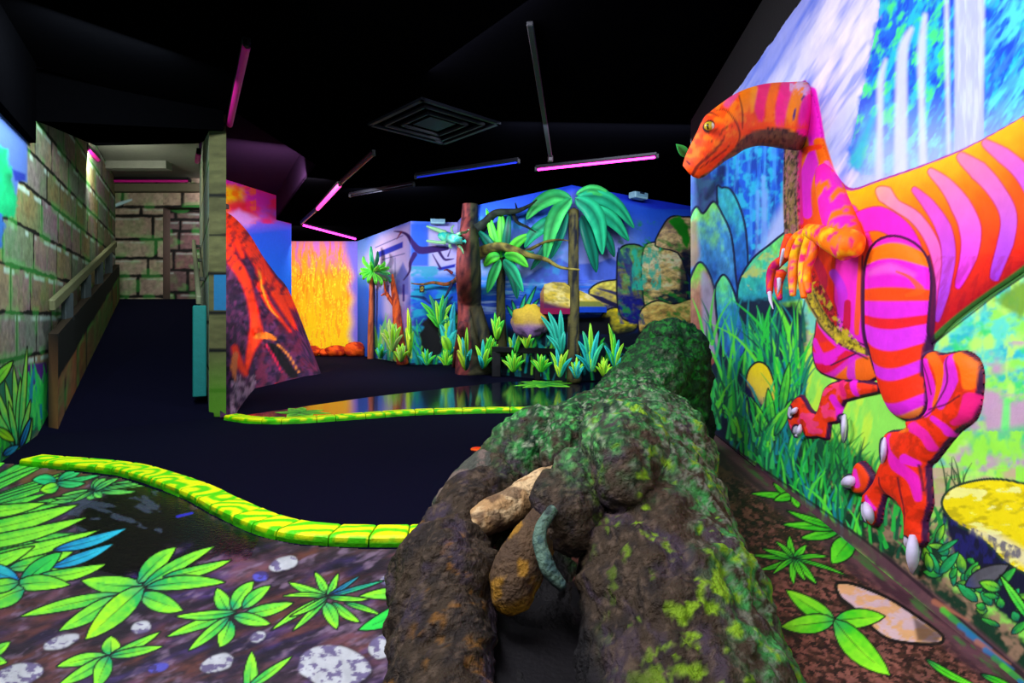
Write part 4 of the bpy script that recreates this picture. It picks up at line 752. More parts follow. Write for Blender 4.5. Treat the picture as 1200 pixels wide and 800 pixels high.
P.grass(60, lambda r: (r.uniform(30, 58), r.uniform(470, 505)), (24, 55), [(40, 240, 100), (80, 255, 110), (30, 190, 110), (20, 150, 200)], (1, 2.4), .2, 41); P.grass(40, lambda r: (r.uniform(-40, 30), r.uniform(520, 545)), (30, 60), [(30, 170, 60), (60, 220, 60), (10, 110, 60)], (1, 2.4), .25, 42)
for b_, t_, w_ in (((18, 520), (-6, 452), 5), ((20, 520), (6, 446), 5), ((22, 520), (16, 428), 5), ((21, 521), (24, 442), 5), ((23, 520), (32, 406), 4), ((24, 522), (36, 468), 4), ((16, 522), (-12, 470), 5), ((20, 522), (10, 470), 4), ((30, 528), (38, 490), 3)): P.leaf(b_, t_, w_*.8, (40, 230, 120), (180, 255, 90), lw=.7, rib=False)
P.leaf((-12, 455), (15, 423), 6, (90, 220, 60), (170, 255, 70)); P.leaf((-4, 502), (17, 517), 5, (140, 240, 40), (190, 255, 30)); P.leaf((4, 533), (22, 522), 4, (20, 120, 190), (50, 190, 230)); P.leaf((24, 524), (36, 490), 3, (20, 110, 190), (40, 180, 230))
tag(mesh('wall_left', V, Fq, M_PAINT, None, P.C, rough=P.R), kind='structure')
# ramp
RT, RYt = 1.36, 9.5; RB0, RB1 = FL(52, 512), FL(262, 490)
RT0, RT1 = P3(130, 350, RYt), P3(229, 350, RYt)
def rampz(Y): return np.interp(Y, [5.35, RYt], [0, RT])
RL0, RL1 = np.array([*LW(5.1), 0.0]), np.array([-3.0, 5.95, 0.0]); RE0, RE1 = np.array([*LW(9.5), RT]), np.array([-5.1, 9.5, RT]); RL1 = RL1+np.array([-.1, 0, 0])
b = MB(); T0, T1 = np.array([*LW(10.9), RT]), np.array([-5.8, 10.9, RT]); z0 = lambda v: np.array([v[0], v[1], -.02])
b.add([RL0, RL1, RE1, RE0, T1, T0, z0(RL0), z0(RL1), z0(RE1), z0(RE0), z0(T1), z0(T0)], [(0, 1, 2, 3), (3, 2, 4, 5), (7, 6, 9, 8), (8, 9, 11, 10), (1, 7, 8, 2), (2, 8, 10, 4), (6, 0, 3, 9), (9, 3, 5, 11), (4, 10, 11, 5)], (9, 9, 30))
tag(b.build('ramp', M_CARPET), 'steep dark carpeted ramp climbing between the stone walls', 'ramp', kind='structure')
# end wall of the ramp with its doorway and recess
wl, wr_ = P3(110, 350, Yb), P3(232, 350, Yb); dl = P3(191, 350, Yb)
cb = [(168, 148, 128), (150, 134, 118), (176, 156, 140), (140, 120, 110)]
rowsb = [1.1, 1.42, 1.78, 2.09, 2.42, 2.83, 2.99, 3.38, 3.52, 3.62]
b_ = MB()
def bricks(name, A, B, z0_, z1_, nc, nr_, seed, cols, rows=rowsb, wm=.55, wx=.85):
    V, Fq = wallsheet(A, B, z0_, z1_, nc, nr_); px, py = pix(V); P = Paint(px, py); s = np.hypot(V[:, 0]-A[0], V[:, 1]-A[1])
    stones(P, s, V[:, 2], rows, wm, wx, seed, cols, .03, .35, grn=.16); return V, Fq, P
V1, F1, Q1 = bricks('a', (-7.35, Yb), (dl[0], Yb), 1.0, 3.62, 90, 160, 3, cb)
i = np.nonzero((Q1.x < 128) & (Q1.x > 100) & (Q1.y > 214))[0]; Q1.put(i, .95*np.ones(len(i)), lin((128, 116, 98))*(1+.6*(fbm(Q1.x[i]/4, Q1.y[i]/9, o=3)-.5))[:, None]); Q1.stroke([(113, 233), (126, 234)], 1, (14, 14, 12)); Q1.stroke([(127, 216), (128, 348)], 1.2, (14, 14, 12))
Q1.stroke([(134, 241), (142, 238), (154, 234)], [1.6, 2, 1], (190, 226, 240), n=3)
V2, F2, Q2 = bricks('b', (dl[0], Yb), (-5.2, Yb), 2.98, 3.62, 40, 60, 5, cb)
tag(mesh('wall_ramp_end', np.vstack([V1, V2]), np.vstack([F1, F2+len(V1)]), M_PAINT, None, np.vstack([Q1.C, Q2.C]), rough=.8), kind='structure')
jb = MB(); jb.boxm((dl[0]-.05, Yb+.12, 2.0), (.09, .2, 2.0), (90, 76, 68)); jb.boxm((dl[0]+.5, Yb+.12, 3.03), (1.1, .2, .08), (60, 46, 44)); tag(jb.build('trim_6', M_OBJ), kind='structure')
V3, F3, Q3 = bricks('c', (dl[0]-.3, Yb+.22), (-5.2, Yb+.22), 1.0, 3.1, 60, 120, 7, [(120, 84, 84), (110, 92, 84), (96, 76, 80)], [1.2, 1.5, 1.9, 2.25, 2.6, 2.8, 2.95, 3.1], .5, .8)
tag(mesh('wall_recess', V3, F3, M_PAINT, None, Q3.C, rough=.8), kind='structure')
# parapet and the two handrails
def rail_pts(Y, off, zz): x, y_ = LW(Y); return np.array([x+off, y_, zz])
b = MB(); ys = np.linspace(5.25, 9.45, 60); tops = .90+.245*(ys-5.25)
Pv, Pf = [], []
for y_, t_ in zip(ys, tops):
    for o in (.06, .15):
        for zz in (max(rampz(y_)-.04, -.01), t_+.12*0): Pv.append(rail_pts(y_, o, zz))
m = len(ys)
V = np.array(Pv).reshape(m, 2, 2, 3); nz = 40; Z = np.linspace(0, 1, nz)
face = V[:, 1, 0][:, None]*(1-Z)[None, :, None]+V[:, 1, 1][:, None]*Z[None, :, None]
Vf = face.reshape(-1, 3); i = np.arange(m-1)[:, None]*nz+np.arange(nz-1); Ff = np.stack([i, i+nz, i+nz+1, i+1], -1).reshape(-1, 4)
px, py = pix(Vf); P = Paint(px, py); stones(P, Vf[:, 1]*1.14, Vf[:, 2]-.30*(Vf[:, 1]-5.25), [-1, -.1, .50], .5, .9, 21, [(150, 84, 44), (116, 76, 52), (70, 110, 48), (128, 92, 62)], .02, 0)
top4 = np.vstack([V[:, 0, 1], V[:, 1, 1]]); n1 = len(Vf)
top4 = np.vstack([top4, V[0, 0, 0][None], V[0, 0, 1][None]]); Fx = [(0, nz-1, n1+2*m+1, n1+2*m)]+Ff.tolist()+[(n1+k, n1+m+k, n1+m+k+1, n1+k+1) for k in range(m-1)]
tag(mesh('trim_2', np.vstack([Vf, top4]), Fx, M_PAINT, None, np.vstack([P.C, np.tile(lin((44, 34, 24)), (2*m+2, 1))]), rough=.8), kind='structure')
hr = empty('handrail', rail_pts(5.25, .1, 0), 'weathered olive handrail on short posts along the low left ramp wall', 'handrail')
a_, c_ = P3(55, 358, 5.25), P3(124, 285, 9.2); a_, c_ = rail_pts(5.2, .10, a_[2]), rail_pts(9.3, .10, c_[2])
MB().bar(a_, c_, .05, .11, (110, 112, 82), .012).build('rail', M_OBJ, hr)
for y_ in (5.85, 6.85, 7.75, 8.6):
    zt = np.interp(y_, [5.2, 9.3], [a_[2], c_[2]]); zb = np.interp(y_, ys, tops)-.03
    MB().bar(rail_pts(y_, .10, zb), rail_pts(y_, .10, zt-.03), .11, .05, (58, 66, 70), .006, (1, 0, 0)).build('post', M_OBJ, hr)
# pillar: the near end of the dividing wall
PA, PB = P3(245, 488, 6.06)[:2], P3(265, 488, 6.06)[:2]; PC = np.array([-5.22, 9.55]); PD_ = PC+(PB-PA)
Vq, Fq_ = [], []; Qc = []; n0 = 0
for A, B, nc in ((PC, PA, 60), (PA, PB, 30)):
    V, Fq = wallsheet(A, B, 0, 3.6, nc, 260); px, py = pix(V); P = Paint(px, py); ii = np.arange(len(px)); s_ = V[:, 0]*0+np.hypot(V[:, 0]-A[0], V[:, 1]-A[1])
    if nc == 30:
        stones(P, s_*.3+.2, V[:, 2], [0, .28, .70, 1.1, 1.52, 1.92, 2.34, 3.1, 3.7], 4, 5, 31, [(84, 84, 52), (74, 72, 46), (94, 92, 60)], .02, 0, grn=0)
        i = np.nonzero((V[:, 2] > 1.13) & (V[:, 2] < 1.50) & (s_ > .05))[0]; P.put(i, .9*np.ones(len(i)), lin((16, 110, 170)))
        i = np.nonzero(V[:, 2] < .68)[0]; P.put(i, .75*ss(.8, .0, V[i, 2]), lin((90, 160, 30))); i = np.nonzero(V[:, 2] < .26)[0]
    else:
        stones(P, s_, V[:, 2], [0, .5, 1.0, 1.52, 2.1, 2.7, 3.3, 3.7], .8, 1.4, 33, [(150, 154, 136), (130, 142, 142), (156, 152, 120)], .02, .2, grn=.15)
    Vq.append(V); Fq_.append(Fq+n0); n0 += len(V); Qc.append(P.C)
Vb = np.array([(*PC, 0), (*PD_, 0), (*PB, 0), (*PC, 3.6), (*PD_, 3.6), (*PB, 3.6)]); Vq.append(Vb); Qc.append(np.tile(lin((60, 60, 50)), (6, 1)))
FF = np.vstack(Fq_).tolist()+[(n0+2, n0+1, n0+4, n0+5), (n0+1, n0, n0+3, n0+4)]
tag(mesh('wall_divider', np.vstack(Vq), FF, M_PAINT, None, np.vstack(Qc), rough=.8), kind='structure')
DV = (PC-PA)/np.linalg.norm(PC-PA); DN = np.array([-abs(DV[1]), -abs(DV[0])]); DN = DN if DN[0] < 0 else -DN
def DP(d, off, z_): q = PA+DV*d+DN*off; return np.array([q[0], q[1], z_])
h2 = empty('handrail', DP(.2, .08, 0), 'grey handrail with a teal end post on the dividing wall right of the ramp', 'handrail')
MB().bar(DP(.25, .09, P3(244, 352, 6.2)[2]), DP(3.6, .09, 2.25), .05, .10, (130, 134, 108), .012).build('rail', M_OBJ, h2)
tag(MB().boxm(DP(.16, .085, .69), (.10, .13, .98), (20, 120, 120), [[DV[0], DV[1], 0], [DN[0], DN[1], 0], [0, 0, 1]], .01).build('post', M_OBJ, h2), 'teal end post')
for d in (1.3, 2.4, 3.4): MB().boxm(DP(d, .045, np.interp(d, [.25, 3.6], [P3(244, 352, 6.2)[2], 2.25])-.02), (.04, .09, .05), (70, 74, 66), [[DV[0], DV[1], 0], [DN[0], DN[1], 0], [0, 0, 1]], .008).build('bracket', M_OBJ, h2)
# ------------------------------------------------------------------ fairway borders: painted blocks laid in a curve
M_EDGE = mat('swirl_border_paint', .55, .25, 60, .1)
def border(name, label, pts, w, hgt, nblk, side):
    c = cr([FL(*q)[:2] for q in pts], 12); d = np.concatenate([[0], np.cumsum(np.hypot(*np.diff(c, axis=0).T))]); L = d[-1]
    root = empty(name, (*c[len(c)//2], 0), label, 'border'); rr = random.Random(len(pts)+nblk)
    cuts = np.concatenate([[0], np.sort([(k+rr.uniform(-.18, .18))/nblk*L for k in range(1, nblk)]), [L]])
    def at(s):
        p = np.array([np.interp(s, d, c[:, 0]), np.interp(s, d, c[:, 1])]); q = np.array([np.interp(s+.02, d, c[:, 0]), np.interp(s+.02, d, c[:, 1])])
        if s+.02 > L: q = p; p0 = np.array([np.interp(s-.02, d, c[:, 0]), np.interp(s-.02, d, c[:, 1])]); t = q-p0
        else: t = q-p
        t /= np.linalg.norm(t); return p, np.array([-t[1], t[0]])*side
    for k in range(nblk):
        s0, s1 = cuts[k]+.004, cuts[k+1]-.004; m = max(4, int((s1-s0)/.012)); V = []; prof = [(0, 0), (.0, hgt*.35), (.003, hgt*.8), (.014, hgt)]+[(w*q, hgt) for q in np.linspace(.14, .9, 12)]+[(w-.003, hgt*.8), (w, 0)]
        for j in range(m+1):
            s = s0+(s1-s0)*j/m; p, n = at(s); e = .004*(1 if j in (0, m) else 0)
            for o, z in prof: V.append((*(p+n*(o+.006*(vn(s*9+o*30, z*40, s=k)-.5))), max(z-e, 0.0)+(.002 if z == hgt else 0)*0))
        V = np.array(V); q = len(prof); Fc = [(j*q+i, j*q+i+1, (j+1)*q+i+1, (j+1)*q+i) for j in range(m) for i in range(q-1)]+[tuple(range(q))[::-1], tuple(range(m*q, m*q+q))]
        u = (np.hypot(V[:, 0]-V[q*(m//2), 0]-rr.uniform(-.1, .1), (V[:, 1]-V[q*(m//2), 1]-rr.uniform(-.12, .12))*1.6))*20+5*(fbm(V[:, 0]*4, V[:, 1]*4, o=2, s=k)-.5)+k
        f = ss(-.25, .35, np.sin(u*2.4)+.35)[:, None]; cc = lin((84, 226, 0))*(1-f)+lin((242, 255, 0))*f
        sd = V[:, 2] < hgt*.7; cc[sd] = lin((60, 180, 0))*(.6+.8*vn(V[sd, 0]*30, V[sd, 1]*30, V[sd, 2]*60))[:, None]  # sides coloured a darker green for the light they miss
        mesh('edging_block', V, Fc, M_EDGE, root, cc)
    return root
border('border_edging', 'thick yellow and green swirl border curving across the foreground', [(22, 546), (80, 551), (140, 558), (205, 580), (255, 606), (300, 626), (350, 637), (420, 641), (490, 640), (540, 634)], .165, .05, 17, 1)
border('border_edging', 'thin lime border bending from the stone pillar along the pond', [(262, 492), (290, 496), (330, 497), (370, 495), (400, 493), (440, 490), (480, 487), (540, 485), (600, 484), (650, 485)], .15, .05, 14, 1)
# pond and its painted leaves
PO = [(268, 489), (292, 491), (330, 493), (370, 491), (400, 489), (440, 486), (480, 483), (540, 481), (600, 480), (660, 481), (720, 474), (722, 452), (668, 445), (590, 447.5), (520, 455), (430, 465.5), (340, 478.5)]
M_POND = mat('glossy_pond_film', .11, .02, 6, .3, 9, attr=False, col=(8, 12, 34), spec=.9)
pv = [FL(*q, .004) for q in PO]; pz = [v*np.array([1, 1, 0]) for v in pv]; n = len(pv); b = MB()
b.add(pv+pz, [tuple(range(n))]+[(k, (k+1) % n, (k+1) % n+n, k+n) for k in range(n)]); tag(b.build('pond', M_POND), 'dark shiny pond reflecting the lava wall behind the thin lime border', 'pond')
def mat_leaf(name, label, c, lv, z=.006):
    m_ = MB()
    for (x, y_), (x2, y2), w in lv:
        b0, t0 = FL(x, y_, z), FL(x2, y2, z); m_.blade(b0, t0-b0, (0, 0, 1), np.linalg.norm(t0-b0), w, (20, 170, 60), (140, 250, 50), 0, 6, .05)
    for v in m_.V: v[2] = max(v[2], .0045)
    return tag(m_.build(name, M_LEAF), label, 'leaf cluster')
mat_leaf('leaf_cluster', 'low lime leaf cluster lying at the left end of the pond', 0, [((352, 483), (322, 483), .07), ((352, 483), (338, 478), .07), ((352, 483), (380, 480), .07), ((352, 483), (388, 484), .06), ((352, 484), (366, 487), .08), ((352, 484), (336, 488), .08), ((350, 482), (354, 477), .07)])
mat_leaf('leaf_cluster', 'flat bright green leaf cluster on the dark floor before the low rail', 0, [((640, 449), (602, 452), .10), ((640, 449), (610, 447), .10), ((640, 449), (624, 445.5), .1), ((640, 449), (660, 445.5), .1), ((640, 449), (680, 448), .1), ((640, 450), (668, 453), .12), ((640, 450), (632, 454), .12), ((640, 450), (612, 454), .1)])
b = MB(); c = FL(559, 527, 0); b.blob(c+np.array([0, 0, .006]), (.052, .052, .016), lambda Vw, D: np.where((D[:, 2] > .75)[:, None], lin((255, 60, 0)), lin((250, 90, 0))), 12, 24); tag(b.build('tee_marker', M_OBJ), 'small round orange tee marker on the carpet beside the mossy log', 'tee marker')
# ------------------------------------------------------------------ ceiling with its black panels
b = MB(); H3 = ROOF
mainc = [(4, -2), (4, 18), (-4.0, 18), (-6.5, 15.6), (-6.2, 13.6), (-5.21, 12.62), (-2.76, 8.05), (-2.9, 6.04), (-3.3, 6.04), LW(4.87)[:2], (-9, 4.8), (-9, -2)]
def slab(b, poly, z0_, z1_):
    n = len(poly); v = [(*p, z0_) for p in poly]+[(*p, z1_) for p in poly]
    b.add(v, [tuple(range(n)), tuple(range(2*n-1, n-1, -1))]+[(k, k+n, (k+1) % n+n, (k+1) % n) for k in range(n)])
slab(b, mainc, H3, H3+.06); tag(b.build('ceiling', M_BLACK), kind='structure')
b = MB(); slab(b, [(-2.6, 6.0), (-2.6, 13.6), (-6.4, 13.6), (-6.4, 9.6), (-3.3, 6.0)], 3.74, 3.8)    # raised part over the volcano
st = [(-5.21, 12.62), (-2.76, 8.05), (-2.9, 6.04)]
for (x0, y0), (x1, y1) in zip(st[:-1], st[1:]): b.add([(x0, y0, H3), (x1, y1, H3), (x1, y1, 3.76), (x0, y0, 3.76)], [(0, 1, 2, 3)])
tag(b.build('ceiling_recess', mat('ceiling_violet_glow_tint', .9, .1, 40, attr=False, col=(42, 25, 50), spec=.0)), kind='structure')  # pink glow of the tubes put into the ceiling colour as violet
b = MB(); la, lb = LW(4.85), LW(8.05)                     # black sloping panel over the ramp, then the pale ceiling
b.add([(la[0]-.4, la[1], 2.74), (-3.0, 5.95, 3.0), (-4.40, 8.05, 3.5), (lb[0]-.4, lb[1], 3.46), (la[0]-.4, la[1], 3.26), (-3.0, 5.95, 3.26)], [(0, 1, 2, 3), (0, 4, 5, 1)])
tag(b.build('trim_3', M_BLACK), kind='structure')
b = MB(); lc = LW(1.2); b.add([(lc[0]-.4, lc[1], 2.53), (lc[0]+.12, lc[1], 2.53), (la[0]+.06, la[1], 2.53), (la[0]-.4, la[1], 2.53)]+[(lc[0]-.4, lc[1], 3.26), (lc[0]+.12, lc[1], 3.26), (la[0]+.06, la[1], 3.26), (la[0]-.4, la[1], 3.26)], [(0, 1, 2, 3), (1, 5, 6, 2), (2, 6, 7, 3), (0, 4, 5, 1)]); tag(b.build('trim_4', M_BLACK), kind='structure')
b = MB(); slab(b, [(lb[0]-.5, 8.03), (-4.40, 8.03), (-5.95, 10.9), (-7.8, 10.9)], 3.5, 3.56); b.boxm((-6.6, 9.0, 3.44), (2.4, .16, .12), (120, 120, 108)); 
b.C = np.tile(lin((120, 122, 112)), (len(b.V), 1)).tolist(); tag(b.build('ceiling_ramp', M_OBJ), kind='structure')
b = MB(); b.boxm((-6.3, Yb-.09, 3.30), (2.3, .12, .14), (96, 92, 74), None, .01); tag(b.build('trim_5', M_OBJ), kind='structure')
# ------------------------------------------------------------------ tubes
M_PINK = glow('pink_tube_glow', (255, 40, 190), 9.0); M_PINKD = glow('dim_pink_tube_glow', (190, 16, 130), .07); M_BLUE = glow('blue_tube_glow', (30, 50, 220), .28); M_OFF = mat('unlit_tube_glass', .3, 0, 30, .1, attr=False, col=(60, 34, 34)); M_PR = glow('rose_tube_glow', (255, 70, 170), 1.6); M_GREY = mat('dark_tube_glass', .3, 0, 30, .1, attr=False, col=(9, 9, 14))
def tubelight(label, a, c, m, r=.016, w=.05):
    a, c = np.array(a, float), np.array(c, float); d = (c-a)/np.linalg.norm(c-a)
    t = empty('tube_light', (a+c)/2+np.array([0, 0, .05]), label, 'tube light', 'tube lights on the black ceiling')
    MB().bar(a+np.array([0, 0, .045]), c+np.array([0, 0, .045]), w, .04, (10, 10, 14), .006).build('fixture_body', M_MET, t)
    q = MB(); q.tube([a+d*.03, (a+c)/2, c-d*.03], r, (255, 255, 255), 14, 3); q.build('tube', m, t)
    for e in (a, c): MB().boxm(e+np.array([0, 0, .012]), (.04, .05, .06), (8, 8, 10), None, .006).build('lamp_holder', M_MET, t)
    return t
def C3(px, py, z=ROOF-.065): Y = (z-CH)*F/(HY-py); return ((px-CX)/F*Y, Y, z)
tubelight('dim magenta ceiling tube high above the stone pillar', C3(289, 53), C3(269, 147), M_PINKD, .03, .06)
tubelight('long bright pink ceiling tube in front of the tall corner palm', C3(628, 199), C3(770, 184), M_PINK)
tubelight('dim blue ceiling tube left of the long bright pink one', C3(487, 208), C3(608, 190), M_BLUE, .012)
tubelight('short rose tube in the middle of the receding line near the lava room', C3(398, 217), C3(372, 245), M_PR, .035, .07)
tubelight('unlit rusty tube at the near end of the receding line', C3(438, 181), C3(400, 215), M_OFF, .016)
tubelight('rusty tube at the far end of the receding line by the lava room', C3(371, 246), C3(353, 262), M_OFF, .022)
tubelight('pink tube level above the lava wall at the back', C3(354, 263.5), C3(417, 280), M_PINK, .022)
tubelight('thin unlit grey ceiling tube above the small left palm', C3(410, 230), C3(485, 217), M_GREY, .012)
tubelight('pink tube under the stone beam at the top of the ramp', (-7.2, Yb-.17, 3.40), (-5.55, Yb-.17, 3.40), M_PINKD, .022)
tubelight('pink tube end high on the left wall above the ramp', (*P3(100, 172, 7.4)[:2]+np.array([.0, 0]), 3.25), (*P3(115, 187, 8.1)[:2], 3.28), M_PINKD, .03)
tubelight('pink tube end high beside the stone pillar over the ramp', (*P3(233, 178, 7.2)[:2], 3.12), (*P3(231, 190, 7.9)[:2], 3.2), M_PINKD, .03)
b = empty('ceiling_conduit', C3(634, 110, ROOF-.02), 'faint grey conduit running along the black ceiling toward the pink tube', 'conduit')
MB().bar(C3(621, 27, ROOF-.02), C3(645, 184, ROOF-.02), .05, .035, (9, 11, 15), .006).build('channel', M_MET, b); MB().boxm(C3(645, 186, ROOF-.05), (.07, .07, .08), (30, 20, 24), None, .01).build('end_box', M_MET, b)
# air vent in the ceiling
c0 = np.array([-.86, 6.30, ROOF-.005]); a45 = math.radians(43.5); ax = [[math.cos(a45), math.sin(a45), 0], [-math.sin(a45), math.cos(a45), 0], [0, 0, 1]]
v = empty('ceiling_vent', c0, 'square dark air vent set diagonally in the black ceiling', 'air vent')
def frame(sz, wd_, hz, colr, nm):
    m_ = MB()
    for k in range(4):
        q = a45+k*math.pi/2; dv = np.array([math.cos(q), math.sin(q), 0]); m_.boxm(c0+dv*(sz/2-wd_/2)+np.array([0, 0, hz]), (wd_, sz, .03), colr, [dv, [-dv[1], dv[0], 0], [0, 0, 1]], .004)
    return m_.build(nm, M_MET, v)
frame(1.05, .05, -.012, (16, 19, 27), 'frame'); frame(.8, .03, -.02, (9, 11, 17), 'louvre'); frame(.54, .03, -.02, (7, 9, 14), 'louvre')
MB().boxm(c0+np.array([0, 0, -.008]), (.34, .34, .02), (12, 14, 20), ax, .004).build('panel', M_MET, v)
# small boxes high on the walls
def box_unit(name, label, px, py, w, h_, off, cat):
    p, n_ = Bk(px, py, off); sd = np.array([-n_[1], n_[0], 0]); ax = [sd, n_, [0, 0, 1]]; s = p[1]/F; t = empty(name, p, label, cat)
    MB().boxm(p, (w*s, .16, h_*s), (150, 200, 210), ax, .012).build('housing', M_MET, t); MB().boxm(p+n_*.083, (w*s*.8, .012, h_*s*.72), (120, 170, 190), ax, .004).build('face_plate', M_MET, t)
    MB().boxm(p+n_*.092, (w*s*.34, .012, h_*s*.3), (16, 30, 50), ax, .004).build('lens', M_MET, t); MB().boxm(p-n_*.14, (.04, .14, .04), (40, 60, 80), ax, .004).build('bracket', M_MET, t)
box_unit('wall_speaker', 'small pale teal box high on the blue wall right of the tall palm', 748, 226, 22, 14, .22, 'speaker')
box_unit('wall_speaker', 'small blue-grey box high on the wall left of the big tree', 513, 255, 17, 15, .3, 'speaker')
# ------------------------------------------------------------------ figures in front of the back wall: tree, palms, plants
def wtube(m_, pts, w, off, col, seg=12, n=5):
    V = [Bk(x, y_, o)[0] for (x, y_), o in zip(pts, np.broadcast_to(off, (len(pts),)))]; m_.tube(V, [a/F*q[1] for a, q in zip(w, V)], col, seg, n)
def bark(c1, c2, split=None, fr=8):
    def f(V):
        px, py = pix(V); t = ss(.42, .62, fbm(V[:, 0]*fr*3, V[:, 1]*fr*3, V[:, 2]*fr*.5, 4, 3))[:, None]; c = lin(c1)*(1-t)+lin(c2)*t
        if split: a = ss(split[0]-1, split[0]+1, px)[:, None]; d = lin(split[1])*(1-t)+lin(split[2])*t; c = c*(1-a)+d*a
        return c
    return f
tr = empty('tree', Bk(553, 438, .1)[0]*np.array([1, 1, 0]), 'thick brown tree with bare crooked branches standing on the wall corner', 'tree')
m_ = MB(); bk = bark((132, 58, 52), (60, 22, 30), (550.5, (64, 62, 34), (14, 22, 16)))
wtube(m_, [(551, 238), (550, 262), (549, 290), (549, 320), (550, 350), (551, 385), (553, 415), (556, 440)], [9, 10, 13, 15, 14, 15, 19, 23], .16, bk, 26, 6)
wtube(m_, [(558, 360), (566, 390), (573, 412), (582, 434)], [7, 8, 6, 3], .2, bk, 14); wtube(m_, [(543, 380), (538, 410), (532, 434)], [6, 6, 3], .22, bk, 14)
m_.build('trunk', M_ROCK, tr, True)
bo, bd = bark((150, 140, 60), (70, 60, 30)), bark((40, 54, 36), (14, 22, 18))
for pts, w, c in (([(556, 300), (570, 293), (586, 289), (604, 293), (620, 299), (640, 304), (656, 313), (679, 316)], [8, 7, 5.5, 4.5, 3.4, 2.6, 2, 1], bo), ([(612, 296), (625, 290), (640, 283), (655, 281), (666, 282)], [2.4, 2, 1.6, 1.2, .5], bo), ([(556, 272), (568, 262), (580, 250), (596, 248), (606, 247), (620, 241), (629, 234)], [8, 6, 4.5, 3.6, 3, 2, .8], bd), ([(601, 249), (606, 260), (618, 266), (628, 272)], [2.4, 2, 1.4, .5], bd), ([(606, 246), (604, 238)], [1.6, .7], bd),
                  ([(537, 325), (531, 330), (522, 333), (508, 331), (495, 333), (482, 332)], [3, 2.6, 2.2, 1.8, 1.3, .6], bark((170, 90, 40), (70, 80, 40))), ([(531, 330), (526, 340), (520, 349), (508, 351)], [2, 1.6, 1.2, .5], bark((40, 40, 70), (20, 60, 80))), ([(530, 320), (524, 316), (520, 317)], [2, 1.3, .5], bark((140, 60, 60), (70, 30, 60)))):
    q = MB(); wtube(q, pts, w, np.linspace(.22, .52 if pts[-1][0] > 560 else .3, len(pts)), c, 10); q.build('branch', M_ROCK, tr, True)
lz = MB(); tq = lambda V: np.where((fbm(V[:, 0]*14, V[:, 1]*14, V[:, 2]*14, 2, 3) > .5)[:, None], lin((40, 210, 190)), lin((120, 240, 190)))
yl = (150, 220, 150); o_ = .42
wtube(lz, [(544, 283), (541, 282), (536, 281), (528, 279), (520, 277), (514, 276)], [2.5, 4, 5, 6.5, 6, 3], o_, tq, 16)
for pts, w in (([(522, 273), (512, 269), (506, 267), (500, 265)], [3.4, 2.6, 2, 1.2]), ([(522, 284), (514, 284), (506, 283), (500, 282)], [2.6, 2, 2, 1.4]), ([(534, 276), (540, 273), (546, 272), (549, 269)], [2, 1.6, 1.4, .8]), ([(531, 275), (529, 268), (532, 264)], [1.8, 1.4, .8]), ([(528, 285), (527, 289), (530, 290)], [2, 1.5, .8]), ([(535, 286), (540, 290), (543, 297)], [1.8, 1.5, .8])): wtube(lz, pts, w, o_, yl, 8)
lz = tag(lz.build('lizard', M_LEAF, None, True), 'turquoise toy lizard clinging sideways to the tree trunk', 'lizard')
for q in ((543, 279.5), (543.5, 285)): p, n_ = Bk(*q, o_+.06); MB().blob(p, (.022,)*3, (10, 20, 20), 8, 10).build('eye', M_LEAF, lz, True)
def frond(m_, pts, hw, off, c1, c2, edge=True):    # a broad leaf on its own spine, set off the wall
    p = cr(pts, 5); n = len(p); V, Cc, Fc = [], [], []; a, b_ = lin(c1), lin(c2)
    for k in range(n):
        t = k/(n-1); o = off[0]+(off[1]-off[0])*math.sin(t*math.pi*.8); d = p[min(k+1, n-1)]-p[max(k-1, 0)]; d = d/np.linalg.norm(d); s = np.array([-d[1], d[0]]); w = hw*max(math.sin(math.pi*min(t**.8, 1))**.7, .05) if 0 < k < n-1 else hw*.08
        for q, fo in ((-1, 0), (-.5, .02), (0, .0), (.5, .02), (1, 0)):
            V.append(Bk(*(p[k]+s*w*q), o+fo)[0]); f = np.clip(.15+.55*t+.4*(q < 0)+.5*(vn(k*.9, q*3+hw)-.5), 0, 1); cc = a*(1-f)+b_*f; Cc.append(cc*(.45 if q == 0 else 1) if edge else cc)
    V = np.array(V)
    for k in range(n-1):
        for j in range(4): u = k*5+j; Fc.append((u, u+1, u+6, u+5))
    m = len(V); V2 = V+np.array([0, .014, 0]); F2 = [tuple(q+m for q in f[::-1]) for f in Fc]
    for k in range(n-1): u, w_ = k*5, k*5+5; F2 += [(u, w_, w_+m, u+m), (w_+4, u+4, u+4+m, w_+4+m)]
    m_.add(np.vstack([V, V2]), Fc+F2, np.array(Cc+Cc), True)
def palm(label, tp, tw, col, fr, crown, off=.12):
    t = empty('palm_tree', Bk(*tp[-1], off)[0]*np.array([1, 1, 0]), label, 'palm'); q = MB(); wtube(q, tp, tw, off, col, 16, 8); q.build('trunk', M_ROCK, t, True)
    for k, (pts, hw, c) in enumerate(fr): q = MB(); frond(q, pts, hw, (off+.05+.012*k, off+.17+.012*k), *c); q.build('frond', M_LEAF, t, True)
    return t
br_, tl_, dk_, gr_ = ((16, 140, 80), (80, 232, 110)), ((10, 124, 96), (46, 214, 140)), ((6, 80, 70), (14, 130, 96)), ((20, 190, 60), (110, 250, 60))
